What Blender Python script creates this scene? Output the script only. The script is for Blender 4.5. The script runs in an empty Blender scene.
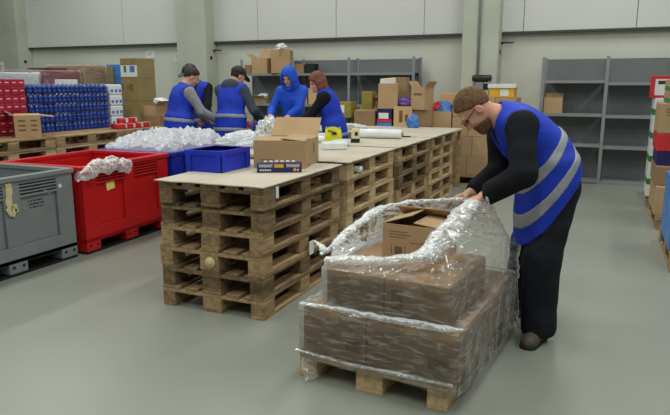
import bpy, math, random
import numpy as np
from mathutils import Vector, Matrix, Euler

random.seed(7); RNG = np.random.default_rng(7)
SC = bpy.context.scene
COL = SC.collection
PI = math.pi

# ------------------------------------------------------------------ camera, light, exposure
cam_data = bpy.data.cameras.new('camera')
cam = bpy.data.objects.new('camera', cam_data)
COL.objects.link(cam)
cam_data.sensor_fit = 'HORIZONTAL'
cam_data.sensor_width = 36.0
cam_data.lens = 614.54 * 36.0 / 670.0
cam_data.clip_start = 0.05
cam.location = (0.0, 0.0, 1.49)
cam.rotation_euler = (PI / 2 - 0.1967, 0.0, 0.413)
SC.camera = cam

SC.view_settings.view_transform = 'Standard'
SC.view_settings.look = 'None'
SC.view_settings.gamma = 1.0
SC.view_settings.use_curve_mapping = False
SC.view_settings.exposure = 0.0
try:
    SC.cycles.transparent_max_bounces = 24
    SC.cycles.sample_clamp_indirect = 4.0
except Exception:
    pass

world = bpy.data.worlds.new('world')
SC.world = world
world.use_nodes = True
bg = world.node_tree.nodes['Background']
bg.inputs[0].default_value = (0.82, 0.86, 0.80, 1)
bg.inputs[1].default_value = 0.19

def area_light(name, loc, sx, sy, power, color=(0.97, 1.0, 0.935)):
    d = bpy.data.lights.new(name, 'AREA')
    d.shape = 'RECTANGLE'; d.size = sx; d.size_y = sy; d.energy = power; d.color = color
    o = bpy.data.objects.new(name, d); COL.objects.link(o); o.location = loc
    return o
# rows of fluorescent tubes under the hall roof
for ix, X in enumerate((-9.5, -5.0, -0.5, 3.5)):
    for iy, Y in enumerate((-1.0, 3.2, 7.9)):
        area_light('ceiling_tube_lamp', (X, Y, 5.6), 0.5, 2.6, 88)

# ------------------------------------------------------------------ materials
def lin(c):
    return tuple((x / 255 / 12.92) if x / 255 <= 0.04045 else ((x / 255 + 0.055) / 1.055) ** 2.4 for x in c)

def mat(name, rgb, rough=0.6, var=0.12, scale=8.0, metal=0.0, bump=0.0, stretch=(1, 1, 1), rand=0.0, detail=4.0, spec=0.5, rgb2=None, bscale=None):
    m = bpy.data.materials.new(name); m.use_nodes = True
    nt = m.node_tree; N = nt.nodes; L = nt.links
    b = N['Principled BSDF']
    b.inputs['Roughness'].default_value = rough
    b.inputs['Metallic'].default_value = metal
    b.inputs['Specular IOR Level'].default_value = spec
    c = lin(rgb)
    tc = N.new('ShaderNodeTexCoord'); mp = N.new('ShaderNodeMapping')
    mp.inputs['Scale'].default_value = stretch
    L.new(tc.outputs['Object'], mp.inputs['Vector'])
    src = mp.outputs['Vector']
    if rand > 0:
        oi = N.new('ShaderNodeObjectInfo')
        ad = N.new('ShaderNodeVectorMath'); ad.operation = 'ADD'
        cm = N.new('ShaderNodeVectorMath'); cm.operation = 'SCALE'; cm.inputs['Scale'].default_value = 37.0
        L.new(oi.outputs['Random'], cm.inputs[0]); L.new(src, ad.inputs[0]); L.new(cm.outputs[0], ad.inputs[1]); src = ad.outputs[0]
    nz = N.new('ShaderNodeTexNoise'); nz.inputs['Scale'].default_value = scale; nz.inputs['Detail'].default_value = detail
    L.new(src, nz.inputs['Vector'])
    rp = N.new('ShaderNodeValToRGB')
    c2 = lin(rgb2) if rgb2 else tuple(x * (1 - var * 2) for x in c)
    c1 = c if rgb2 else tuple(min(1, x * (1 + var)) for x in c)
    rp.color_ramp.elements[0].position = 0.3; rp.color_ramp.elements[1].position = 0.7
    rp.color_ramp.elements[0].color = (*c2, 1); rp.color_ramp.elements[1].color = (*c1, 1)
    L.new(nz.outputs['Fac'], rp.inputs['Fac'])
    out = rp.outputs['Color']
    if rand > 0:
        mr = N.new('ShaderNodeMapRange'); mr.inputs['To Min'].default_value = 1 - rand; mr.inputs['To Max'].default_value = 1 + rand * 0.6
        L.new(oi.outputs['Random'], mr.inputs['Value'])
        mx = N.new('ShaderNodeVectorMath'); mx.operation = 'SCALE'
        L.new(out, mx.inputs[0]); L.new(mr.outputs['Result'], mx.inputs['Scale']); out = mx.outputs[0]
    L.new(out, b.inputs['Base Color'])
    if bump > 0:
        bp = N.new('ShaderNodeBump'); bp.inputs['Strength'].default_value = bump; bp.inputs['Distance'].default_value = 0.01
        if bscale:
            nz2 = N.new('ShaderNodeTexNoise'); nz2.inputs['Scale'].default_value = bscale; nz2.inputs['Detail'].default_value = 3
            L.new(src, nz2.inputs['Vector']); L.new(nz2.outputs['Fac'], bp.inputs['Height'])
        else:
            L.new(nz.outputs['Fac'], bp.inputs['Height'])
        L.new(bp.outputs['Normal'], b.inputs['Normal'])
    return m

def film_mat(name, haze=0.22, ridge=0.75, scale=14.0, rgb=(235, 238, 240), rough=0.12, lo=0.52, hi=0.72, gloss=0.3, stretch=(1, 1, 1), trans=0.35, dist=1.5):
    """Clear stretch film: mostly see-through, whiter along its folds."""
    m = bpy.data.materials.new(name); m.use_nodes = True
    nt = m.node_tree; N = nt.nodes; L = nt.links
    N.remove(N['Principled BSDF']); out = N['Material Output']
    tr = N.new('ShaderNodeBsdfTransparent'); tr.inputs[0].default_value = (0.97, 0.98, 0.98, 1)
    gl = N.new('ShaderNodeBsdfGlossy'); gl.inputs['Roughness'].default_value = rough; gl.inputs[0].default_value = (1, 1, 1, 1)
    df = N.new('ShaderNodeBsdfDiffuse'); df.inputs[0].default_value = (*lin(rgb), 1)
    tl = N.new('ShaderNodeBsdfTranslucent'); tl.inputs[0].default_value = (*lin(rgb), 1)
    a1 = N.new('ShaderNodeMixShader'); a1.inputs[0].default_value = trans
    L.new(df.outputs[0], a1.inputs[1]); L.new(tl.outputs[0], a1.inputs[2])
    a2 = N.new('ShaderNodeMixShader'); a2.inputs[0].default_value = gloss
    L.new(a1.outputs[0], a2.inputs[1]); L.new(gl.outputs[0], a2.inputs[2])
    tc0 = N.new('ShaderNodeTexCoord'); mp = N.new('ShaderNodeMapping'); mp.inputs['Scale'].default_value = stretch; mp.inputs['Rotation'].default_value = (0.12, 0.1, 0)
    L.new(tc0.outputs['Object'], mp.inputs['Vector'])
    nz = N.new('ShaderNodeTexNoise'); nz.inputs['Scale'].default_value = scale; nz.inputs['Detail'].default_value = 6; nz.inputs['Distortion'].default_value = dist * 0.6
    try:
        nz.noise_type = 'RIDGED_MULTIFRACTAL'; ridged = True
    except Exception:
        ridged = False
    L.new(mp.outputs['Vector'], nz.inputs['Vector'])
    n2 = N.new('ShaderNodeTexNoise'); n2.inputs['Scale'].default_value = scale * 1.7; n2.inputs['Detail'].default_value = 5; n2.inputs['Distortion'].default_value = dist
    L.new(mp.outputs['Vector'], n2.inputs['Vector'])
    mr = N.new('ShaderNodeMapRange'); mr.inputs['From Min'].default_value = lo; mr.inputs['From Max'].default_value = hi
    mr.inputs['To Min'].default_value = haze; mr.inputs['To Max'].default_value = ridge
    L.new(n2.outputs['Fac'], mr.inputs['Value'])
    lw = N.new('ShaderNodeFresnel'); lw.inputs['IOR'].default_value = 1.35
    bp = N.new('ShaderNodeBump'); bp.inputs['Strength'].default_value = 0.9; bp.inputs['Distance'].default_value = 0.012
    L.new(nz.outputs['Fac'], bp.inputs['Height'])
    for n in (gl, df, lw):
        L.new(bp.outputs['Normal'], n.inputs['Normal'])
    mx = N.new('ShaderNodeMath'); mx.operation = 'ADD'; mx.use_clamp = True
    L.new(mr.outputs['Result'], mx.inputs[0]); L.new(lw.outputs[0], mx.inputs[1])
    fm = N.new('ShaderNodeMixShader')
    L.new(mx.outputs[0], fm.inputs[0]); L.new(tr.outputs[0], fm.inputs[1]); L.new(a2.outputs[0], fm.inputs[2])
    L.new(fm.outputs[0], out.inputs['Surface'])
    return m

M = {}
M['floor'] = mat('polished_concrete', (142, 146, 137), 0.34, 0.05, 0.9, rand=0, bump=0.02, detail=8, bscale=60, spec=0.4)
M['wall'] = mat('painted_concrete', (204, 206, 194), 0.8, 0.03, 1.2, detail=6)
M['panel'] = mat('wall_cladding', (208, 210, 206), 0.6, 0.015, 1.0)
M['column'] = mat('column_concrete', (184, 188, 174), 0.8, 0.06, 2.0, detail=8)
M['rail'] = mat('dark_rail', (62, 66, 64), 0.6)
M['wood'] = mat('pallet_wood', (170, 142, 106), 0.75, 0.2, 6.0, stretch=(5, 1.2, 5), rand=0.30, bump=0.15, detail=6, spec=0.25)
M['woodold'] = mat('weathered_pallet_wood', (132, 110, 82), 0.8, 0.25, 6.0, stretch=(5, 1.2, 5), rand=0.35, bump=0.2, detail=6, spec=0.2)
M['woodnew'] = mat('pale_pallet_wood', (196, 170, 130), 0.7, 0.15, 6.0, stretch=(5, 1.2, 5), rand=0.22, bump=0.1, detail=6, spec=0.25)
M['card'] = mat('carton_board', (182, 152, 116), 0.75, 0.05, 5.0, detail=5, spec=0.2, rand=0.08)
M['cardin'] = mat('carton_inside', (150, 116, 78), 0.8, 0.06, 5.0, spec=0.2)
M['carddark'] = mat('brown_carton_board', (154, 126, 96), 0.75, 0.06, 5.0, spec=0.2, rand=0.1)
M['cardolive'] = mat('olive_carton_board', (150, 134, 92), 0.75, 0.06, 5.0, spec=0.2, rand=0.06)
M['cardpale'] = mat('pale_carton_board', (205, 170, 125), 0.75, 0.05, 5.0, spec=0.2, rand=0.08)
M['sheet'] = mat('sheet_board', (196, 187, 170), 0.75, 0.07, 2.2, detail=6, spec=0.2)
M['tape'] = mat('packing_tape', (170, 132, 84), 0.25, 0.05, 6)
M['print'] = mat('carton_ink', (120, 90, 58), 0.8, 0.1, 20)
M['black'] = mat('black_plastic', (22, 22, 24), 0.5)
M['ink'] = mat('dark_ink', (40, 44, 46), 0.7)
M['greyplastic'] = mat('grey_bin_plastic', (126, 132, 134), 0.45, 0.05, 4, spec=0.4, detail=7)
M['redplastic'] = mat('red_bin_plastic', (196, 26, 30), 0.4, 0.06, 4, spec=0.4)
M['blueplastic'] = mat('blue_bin_plastic', (30, 44, 170), 0.4, 0.06, 4, spec=0.4)
M['cratblue'] = mat('blue_crate_plastic', (26, 50, 190), 0.35, 0.05, 6, spec=0.45)
M['masking'] = mat('masking_tape', (206, 196, 146), 0.7, 0.08, 15)
M['label_yellow'] = mat('yellow_paper_label', (228, 222, 120), 0.7, 0.06, 8)
M['white'] = mat('white_paper', (226, 228, 224), 0.7, 0.03, 6)
M['steel'] = mat('grey_shelf_steel', (140, 145, 147), 0.45, 0.04, 5, metal=0.15)
M['steeldark'] = mat('shelf_back_steel', (112, 117, 118), 0.5, 0.05, 3, metal=0.1)
M['redpack'] = mat('red_pack_print', (178, 26, 60), 0.4, 0.12, 14, rand=0.15)
M['pinkpack'] = mat('pink_pack_print', (160, 74, 84), 0.35, 0.15, 9)
M['bottleblue'] = mat('blue_bottle_plastic', (34, 66, 150), 0.2, 0.12, 20, rand=0.15, spec=0.6)
M['cap'] = mat('pale_bottle_cap', (150, 170, 225), 0.4, 0.05, 10)
M['navy'] = mat('navy_print', (38, 34, 92), 0.4, 0.08, 10)
M['yellow'] = mat('yellow_film', (226, 222, 30), 0.4, 0.12, 9)
M['bagwhite'] = mat('white_film', (232, 235, 238), 0.3, 0.04, 12)
M['cream'] = mat('cream_plastic', (222, 214, 176), 0.45, 0.04, 8)
M['olive'] = mat('olive_box_print', (150, 138, 60), 0.6, 0.12, 9)
M['purple'] = mat('purple_film', (110, 80, 170), 0.35, 0.2, 14)
M['lightblue'] = mat('light_blue_print', (70, 130, 205), 0.45, 0.12, 10)
M['green'] = mat('green_print', (60, 130, 70), 0.5, 0.12, 10)
M['redprint'] = mat('red_print', (205, 40, 50), 0.5, 0.1, 10)
M['amber'] = mat('amber_print', (226, 176, 50), 0.5, 0.1, 10)
M['vest'] = mat('blue_vest_cloth', (28, 58, 186), 0.65, 0.06, 10, bump=0.25, bscale=40, spec=0.3)
M['reflect'] = mat('grey_reflective_tape', (150, 154, 162), 0.45, 0.03, 30)
M['blackcloth'] = mat('black_cloth', (24, 25, 30), 0.85, 0.15, 14, bump=0.2, bscale=60, spec=0.2)
M['trouser'] = mat('dark_work_trousers', (30, 32, 40), 0.85, 0.2, 10, bump=0.25, bscale=50, spec=0.2)
M['greycloth'] = mat('grey_sweater_cloth', (148, 150, 152), 0.9, 0.08, 30, spec=0.1)
M['darkgrey'] = mat('dark_grey_hoodie_cloth', (72, 80, 92), 0.9, 0.1, 30, spec=0.1)
M['bluejacket'] = mat('bright_blue_jacket_cloth', (28, 84, 210), 0.6, 0.06, 10, spec=0.3)
M['skin'] = mat('skin', (214, 160, 134), 0.55, 0.06, 18, spec=0.35)
M['hairbrown'] = mat('short_brown_hair', (112, 84, 58), 0.75, 0.25, 60, bump=0.5, bscale=130, spec=0.25)
M['hairdark'] = mat('dark_hair', (44, 36, 32), 0.7, 0.2, 50, bump=0.4, bscale=120)
M['hairred'] = mat('auburn_hair', (120, 66, 48), 0.6, 0.25, 30, stretch=(3, 3, 0.6), bump=0.4)
M['beard'] = mat('brown_beard', (120, 84, 58), 0.8, 0.2, 70, bump=0.5, bscale=140, spec=0.2)
M['boot'] = mat('brown_boot_leather', (88, 80, 66), 0.6, 0.12, 14, bump=0.1)
M['sole'] = mat('black_rubber_sole', (30, 29, 28), 0.8)
M['eye'] = mat('eye', (60, 50, 44), 0.2)
M['film'] = film_mat('stretch_film', 0.06, 0.48, 6.0, lo=0.50, hi=0.76, stretch=(1, 1, 5), dist=0.8, gloss=0.35, rough=0.15)
M['filmthick'] = film_mat('crumpled_clear_film', 0.30, 0.85, 10.0, lo=0.45, hi=0.66, gloss=0.14, rough=0.22)
M['filmfold'] = film_mat('bunched_stretch_film', 0.14, 0.66, 18.0, lo=0.46, hi=0.70, rough=0.2, gloss=0.18)
M['heap'] = film_mat('white_film_heap', 0.80, 1.0, 12.0, rgb=(244, 246, 250), rough=0.25, gloss=0.10, trans=0.45)

# ------------------------------------------------------------------ helpers
class MB:
    """Collects boxes, lathes and quads; build() links them as ONE mesh object."""
    def __init__(s): s.v = []; s.f = []; s.m = []; s.sm = []
    def add(s, vs, fs, mi=0, smooth=False):
        o = len(s.v); s.v += [tuple(p) for p in vs]
        s.f += [tuple(i + o for i in f) for f in fs]; s.m += [mi] * len(fs); s.sm += [smooth] * len(fs)
        return s
    def box(s, x0, x1, y0, y1, z0, z1, mi=0, T=None):
        vs = [Vector((x, y, z)) for z in (z0, z1) for y in (y0, y1) for x in (x0, x1)]
        if T is not None: vs = [T @ p for p in vs]
        return s.add(vs, [(0, 2, 3, 1), (4, 5, 7, 6), (0, 1, 5, 4), (2, 6, 7, 3), (0, 4, 6, 2), (1, 3, 7, 5)], mi)
    def cbox(s, c, d, mi=0, T=None):
        return s.box(c[0] - d[0] / 2, c[0] + d[0] / 2, c[1] - d[1] / 2, c[1] + d[1] / 2, c[2] - d[2] / 2, c[2] + d[2] / 2, mi, T)
    def lathe(s, prof, n=16, c=(0, 0, 0), mi=0, T=None, close=True):
        vs = []; fs = []
        for r, z in prof:
            for k in range(n):
                a = 2 * PI * k / n
                p = Vector((c[0] + r * math.cos(a), c[1] + r * math.sin(a), c[2] + z))
                vs.append(T @ p if T is not None else p)
        for i in range(len(prof) - 1):
            for k in range(n):
                k2 = (k + 1) % n
                fs.append((i * n + k, i * n + k2, (i + 1) * n + k2, (i + 1) * n + k))
        if close:
            fs.append(tuple(reversed(range(n)))); fs.append(tuple((len(prof) - 1) * n + k for k in range(n)))
        return s.add(vs, fs, mi, True)
    def tube(s, pts, r, n=8, mi=0):
        pts = [Vector(p) for p in pts]; vs = []; fs = []
        for i, p in enumerate(pts):
            d = (pts[min(i + 1, len(pts) - 1)] - pts[max(i - 1, 0)]).normalized()
            a = d.orthogonal().normalized() if i == 0 else (a - d * a.dot(d)).normalized()
            b = d.cross(a)
            rr = r[i] if isinstance(r, (list, tuple)) else r
            for k in range(n):
                t = 2 * PI * k / n; vs.append(p + (a * math.cos(t) + b * math.sin(t)) * rr)
        for i in range(len(pts) - 1):
            for k in range(n):
                k2 = (k + 1) % n; fs.append((i * n + k, i * n + k2, (i + 1) * n + k2, (i + 1) * n + k))
        fs.append(tuple(reversed(range(n)))); fs.append(tuple((len(pts) - 1) * n + k for k in range(n)))
        return s.add(vs, fs, mi, True)
    def build(s, name, mats, parent=None, bevel=0.0, smooth=False):
        me = bpy.data.meshes.new(name); me.from_pydata(s.v, [], s.f)
        for m in (mats if isinstance(mats, (list, tuple)) else [mats]): me.materials.append(m)
        me.polygons.foreach_set('material_index', s.m)
        me.polygons.foreach_set('use_smooth', [True] * len(s.f) if smooth else s.sm)
        me.update()
        o = bpy.data.objects.new(name, me); COL.objects.link(o)
        if parent is not None: o.parent = parent
        if bevel:
            b = o.modifiers.new('bevel', 'BEVEL'); b.width = bevel; b.segments = 2; b.limit_method = 'ANGLE'
        return o

def tag(o, label=None, cat=None, group=None, kind=None):
    if label: o['label'] = label
    if cat: o['category'] = cat
    if group: o['group'] = group
    if kind: o['kind'] = kind
    return o

def thing(name, label, cat, loc=(0, 0, 0), rz=0.0, group=None):
    o = bpy.data.objects.new(name, None); COL.objects.link(o)
    o.location = loc; o.rotation_euler = (0, 0, rz); o.empty_display_size = 0.1
    return tag(o, label, cat, group)

def children(o): return [c for c in COL.objects if c.parent == o]
KIDS = {}
def dup(root, loc, rz=0.0, label=None, group=None, rot=None):
    """A copy of a thing with copies of its parts and sub-parts."""
    if root.name not in KIDS:
        KIDS[root.name] = [(c, children(c)) for c in children(root)]
    r = root.copy(); COL.objects.link(r); r.location = loc; r.rotation_euler = rot or (0, 0, rz)
    if label: r['label'] = label
    if group: r['group'] = group
    for c, sub in KIDS[root.name]:
        k = c.copy(); COL.objects.link(k); k.parent = r
        for g in sub:
            q = g.copy(); COL.objects.link(q); q.parent = k
    return r

def struct(mb, name, m, **kw):
    o = mb.build(name, m, **kw); o['kind'] = 'structure'; return o

def grid_mesh(name, P, m, parent=None, closed=False, smooth=True):
    """P: array (nu, nv, 3) -> one mesh sheet."""
    nu, nv = P.shape[:2]; mb = MB(); fs = []
    for i in range(nu if closed else nu - 1):
        i2 = (i + 1) % nu
        for j in range(nv - 1):
            fs.append((i * nv + j, i2 * nv + j, i2 * nv + j + 1, i * nv + j + 1))
    mb.add([tuple(map(float, p)) for p in P.reshape(-1, 3)], fs, 0, smooth)
    return mb.build(name, m, parent)

def noise3(P, seed, freq, octaves=4, ridged=False):
    """Cheap sum of warped sines, good enough for folds and creases."""
    r = np.random.default_rng(seed); out = np.zeros(P.shape[:-1]); amp = 1.0; tot = 0
    W = P * freq
    for o in range(octaves):
        acc = np.zeros(P.shape[:-1])
        for k in range(4):
            d = r.normal(size=3); d /= np.linalg.norm(d)
            e = r.normal(size=3)
            acc += np.sin(W @ d * (1.6 ** o) * 2.2 + r.uniform(0, 6.3) + 1.3 * np.sin(W @ e * (1.6 ** o) * 0.9 + r.uniform(0, 6.3)))
        acc /= 2.4
        if ridged: acc = 1 - 2 * np.abs(np.clip(acc, -1, 1))
        out += acc * amp; tot += amp; amp *= 0.6
    return out / tot

# ------------------------------------------------------------------ implicit surfaces (for figures)
def smin(a, b, k):
    h = np.clip(0.5 + 0.5 * (b - a) / k, 0, 1)
    return b + (a - b) * h - k * h * (1 - h)
def smax(a, b, k): return -smin(-a, -b, k)
def caps(P, a, b, ra, rb=None):
    rb = ra if rb is None else rb
    a = np.asarray(a, np.float32); b = np.asarray(b, np.float32)
    ab = b - a; t = np.clip(((P - a) @ ab) / (ab @ ab + 1e-9), 0, 1)
    return np.linalg.norm(P - a - t[:, None] * ab, axis=1) - (ra + (rb - ra) * t)
def ell(P, c, r, R=None):
    q = P - np.asarray(c, np.float32)
    if R is not None: q = q @ R
    r = np.asarray(r, np.float32)
    k0 = np.linalg.norm(q / r, axis=1); k1 = np.linalg.norm(q / (r * r), axis=1) + 1e-9
    return k0 * (k0 - 1) / k1
def rbox(P, c, r, R, rad):
    q = np.abs((P - np.asarray(c, np.float32)) @ R) - (np.asarray(r, np.float32) - rad)
    return np.linalg.norm(np.maximum(q, 0), axis=1) + np.minimum(q.max(axis=1), 0) - rad

def sdf_mesh(name, fn, lo, hi, res, m, parent=None, smooth_it=1):
    B = 12
    lo = np.array(lo, np.float64); hi = np.array(hi, np.float64)
    nb = np.ceil((hi - lo) / (res * B)).astype(int)
    n = nb * B
    bc = np.stack(np.meshgrid(*[(np.arange(k) + 0.5) * B * res for k in nb], indexing='ij'), -1).reshape(-1, 3) + lo
    dc = fn(bc.astype(np.float32))
    act = np.abs(dc) < B * res * 0.87 * 1.6 + res * 2
    vol = np.empty((nb[0], nb[1], nb[2], B, B, B), np.float32)
    vol[...] = np.where(dc < 0, -1.0, 1.0).reshape(*nb, 1, 1, 1)
    off = np.stack(np.meshgrid(*[np.arange(B)] * 3, indexing='ij'), -1).reshape(-1, 3) * res
    idx = np.nonzero(act)[0]; flat = vol.reshape(-1, B ** 3)
    base = np.stack(np.unravel_index(np.arange(len(bc)), nb), -1) * B * res + lo
    CH = 400
    for s in range(0, len(idx), CH):
        ii = idx[s:s + CH]
        P = (base[ii][:, None, :] + off[None]).reshape(-1, 3).astype(np.float32)
        flat[ii] = fn(P).reshape(len(ii), -1)
    vol = flat.reshape(*nb, B, B, B).transpose(0, 3, 1, 4, 2, 5).reshape(n)
    S = vol < 0
    cn = [(i, j, k) for i in (0, 1) for j in (0, 1) for k in (0, 1)]
    sl = lambda i, j, k, A: A[i:A.shape[0] - 1 + i, j:A.shape[1] - 1 + j, k:A.shape[2] - 1 + k]
    anyv = np.zeros(tuple(n - 1), bool); allv = np.ones(tuple(n - 1), bool)
    for c in cn:
        q = sl(*c, S); anyv |= q; allv &= q
    C = np.argwhere(anyv & ~allv)
    if len(C) == 0: raise RuntimeError('empty surface ' + name)
    acc = np.zeros((len(C), 3)); cnt = np.zeros(len(C))
    val = {c: vol[C[:, 0] + c[0], C[:, 1] + c[1], C[:, 2] + c[2]] for c in cn}
    for a in cn:
        for ax in range(3):
            if a[ax]: continue
            b = list(a); b[ax] = 1; b = tuple(b)
            va, vb = val[a], val[b]; x = (va < 0) != (vb < 0)
            t = np.where(x, va / (va - vb + 1e-12), 0)
            p = np.array(a, float)[None].repeat(len(C), 0); p[:, ax] = t
            acc[x] += p[x]; cnt[x] += 1
    V = (C + acc / cnt[:, None]) * res + lo
    im = np.full(tuple(n - 1), -1, np.int32); im[C[:, 0], C[:, 1], C[:, 2]] = np.arange(len(C))
    F = []
    for ax in range(3):
        a = [slice(None)] * 3; b = [slice(None)] * 3; a[ax] = slice(0, -1); b[ax] = slice(1, None)
        s0 = S[tuple(a)]; s1 = S[tuple(b)]
        E = np.argwhere(s0 != s1); u, w = [(1, 2), (2, 0), (0, 1)][ax]
        ok = (E[:, u] > 0) & (E[:, w] > 0) & (E[:, u] < n[u] - 1) & (E[:, w] < n[w] - 1)
        E = E[ok]; fl = s0[E[:, 0], E[:, 1], E[:, 2]]
        def g(du, dw):
            q = E.copy(); q[:, u] -= du; q[:, w] -= dw; return im[q[:, 0], q[:, 1], q[:, 2]]
        q = np.stack([g(1, 1), g(0, 1), g(0, 0), g(1, 0)], 1)
        q[~fl] = q[~fl][:, ::-1]; F.append(q[(q >= 0).all(1)])
    F = np.concatenate(F)
    for _ in range(smooth_it):
        s = np.zeros_like(V); k = np.zeros(len(V))
        for i in range(4):
            a, b = F[:, i], F[:, (i + 1) % 4]
            np.add.at(s, a, V[b]); np.add.at(k, a, 1); np.add.at(s, b, V[a]); np.add.at(k, b, 1)
        V = V * 0.5 + 0.5 * s / np.maximum(k, 1)[:, None]
    me = bpy.data.meshes.new(name)
    me.vertices.add(len(V)); me.vertices.foreach_set('co', V.astype(np.float32).ravel())
    me.loops.add(len(F) * 4); me.loops.foreach_set('vertex_index', F.astype(np.int32).ravel())
    me.polygons.add(len(F)); me.polygons.foreach_set('loop_start', np.arange(0, len(F) * 4, 4, dtype=np.int32))
    me.polygons.foreach_set('use_smooth', np.ones(len(F), bool))
    me.materials.append(m); me.update(calc_edges=True); me.validate()
    o = bpy.data.objects.new(name, me); COL.objects.link(o)
    if parent is not None: o.parent = parent
    return o

# ------------------------------------------------------------------ the setting
struct(MB().box(-17, 7, -4, 10.78, -0.2, 0.0), 'floor', M['floor'])
struct(MB().box(-17, 7, 10.75, 10.95, 0.0, 6.2), 'wall_back', M['wall'])
XJ = [-16.9, -14.6, -12.9, -11.25, -9.62, -7.95, -6.3, -4.65, -3.0, -1.35, 0.3, 1.95, 3.6, 5.25, 6.9]
mb = MB()
for a, b in zip(XJ, XJ[1:]):
    mb.box(a + 0.004, b - 0.004, 10.66, 10.75, 2.34, 6.2)
struct(mb, 'wall_upper_cladding', M['panel'], bevel=0.006)
mb = MB().box(-17, 7, 10.64, 10.75, 2.305, 2.338)
struct(mb, 'trim_1', M['rail'])
for x0, x1 in ((-13.35, -12.45), (-8.0, -7.3), (-2.27, -1.68)):
    struct(MB().box(x0, x1, 10.36, 10.749, 0.0, 6.2), 'concrete_column', M['column'], bevel=0.012)
    mb = MB().lathe([(0.035, 0), (0.035, 0.012)], 12, T=Matrix.Translation((x1 - 0.001, 10.52, 2.02)) @ Matrix.Rotation(PI / 2, 4, 'Y'))
    tag(mb.build('column_socket', M['black']), {-12.45: 'small round black socket on the leftmost concrete column', -7.3: 'small round black socket on the concrete column behind the group of people', -1.68: 'small round black socket on the concrete column behind the bending man'}[x1], 'socket')
for x1, lab in ((-7.3, 'short grey pipe stub beside the column behind the capped person'), (-1.68, 'short grey pipe stub beside the column left of the right rack')):
    mb = MB().tube([(x1 - 0.02, 10.62, 2.16), (x1 + 0.05, 10.62, 2.17), (x1 + 0.20, 10.60, 2.165)], [0.028, 0.018, 0.012], 8)
    tag(mb.build('pipe_stub', M['rail']), lab, 'pipe')
mb = MB().tube([(-1.99, 10.34, 0.6), (-1.99, 10.34, 6.1)], 0.022, 10)
tag(mb.build('conduit_pipe', M['steel']), 'thin grey conduit running up the concrete column behind the bending man', 'pipe')
for x, z, w, hh, lab in ((-9.0, 2.13, 0.24, 0.15, 'white paper notice taped on wall above the cartons, left one of two'),
                         (-8.27, 2.06, 0.22, 0.17, 'white paper notice on wall directly left of the middle column'),
                         (-13.1, 1.86, 0.30, 0.32, 'white paper notice on the leftmost concrete column')):
    y = 10.745 if x > -13 else 10.355
    t = thing('paper_notice', lab, 'notice', (x, y, z))
    MB().box(-w / 2, w / 2, -0.003, 0.0, -hh / 2, hh / 2).build('sheet', M['white'], t)
    mb = MB()
    for k in range(3):
        mb.box(-w * 0.3, w * (0.3 - 0.1 * k), -0.0045, -0.003, hh * (0.18 - 0.16 * k), hh * (0.24 - 0.16 * k))
    mb.build('print', M['steel'], t)

# ------------------------------------------------------------------ pallets
def make_pallet(label, wood, group):
    t = thing('wooden_pallet', label, 'pallet', group=group)
    W = M[wood]
    mb = MB()
    for x, w in ((-0.3275, 0.145), (-0.165, 0.10), (0, 0.145), (0.165, 0.10), (0.3275, 0.145)):
        mb.box(x - w / 2, x + w / 2, -0.6, 0.6, 0.122, 0.144)
    mb.build('deck', W, t, bevel=0.003)
    ys = (-0.5275, 0.0, 0.5275)
    for y in ys:
        MB().box(-0.4, 0.4, y - 0.0725, y + 0.0725, 0.1, 0.122).build('cross_board', W, t, bevel=0.003)
    bl = {}
    for y in ys:
        for x, w in ((-0.35, 0.1), (0, 0.145), (0.35, 0.1)):
            if w not in bl:
                bl[w] = MB().box(-w / 2, w / 2, -0.0725, 0.0725, 0.022, 0.1).build('block', W, t, bevel=0.004); o = bl[w]
            else:
                o = bl[w].copy(); COL.objects.link(o)
            o.location = (x, y, 0)
    for x, w in ((-0.35, 0.1), (0, 0.145), (0.35, 0.1)):
        MB().box(x - w / 2, x + w / 2, -0.6, 0.6, 0.0, 0.022).build('bottom_board', W, t, bevel=0.003)
    return t

PROTO = {}
NTH = ['bottom', 'second from bottom', 'third from bottom', 'third from top', 'second from top', 'top']
def pallet(wood, loc, rz, label, group):
    if wood not in PROTO:
        PROTO[wood] = make_pallet(label, wood, group); o = PROTO[wood]
        o.location = loc; o.rotation_euler = (0, 0, rz); return o
    return dup(PROTO[wood], loc, rz, label, group)

def stack(x, y, n, woods, where, group, rz=0.0, jit=0.012):
    for k in range(n):
        w = woods[k % len(woods)]
        nth = NTH[k] if n == 6 else ['bottom', 'top'][k] if n == 2 else str(k)
        pallet(w, (x + random.uniform(-jit, jit), y + random.uniform(-jit, jit), 0.144 * k), rz + random.uniform(-0.012, 0.012) + (PI if random.random() < 0.5 else 0),
               f'{nth} pallet in {where}', group)

G = 'pallets stacked as packing tables'
stack(-2.313, 3.846, 6, ['wood', 'woodold', 'wood', 'wood', 'woodold', 'woodold'], 'the darkest stack under the blue crate', G)
stack(-2.313, 5.225, 6, ['wood', 'woodnew', 'woodnew', 'woodnew', 'wood', 'woodnew'], 'the stack under the yellow bag', G)
stack(-2.313, 6.575, 6, ['wood', 'wood', 'woodnew', 'woodold', 'woodold', 'wood'], 'the third stack behind the blue crate', G)
stack(-2.313, 7.85, 6, ['woodnew', 'wood', 'woodnew', 'wood', 'woodnew', 'wood'], 'the furthest stack of the pallet table', G)

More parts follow.
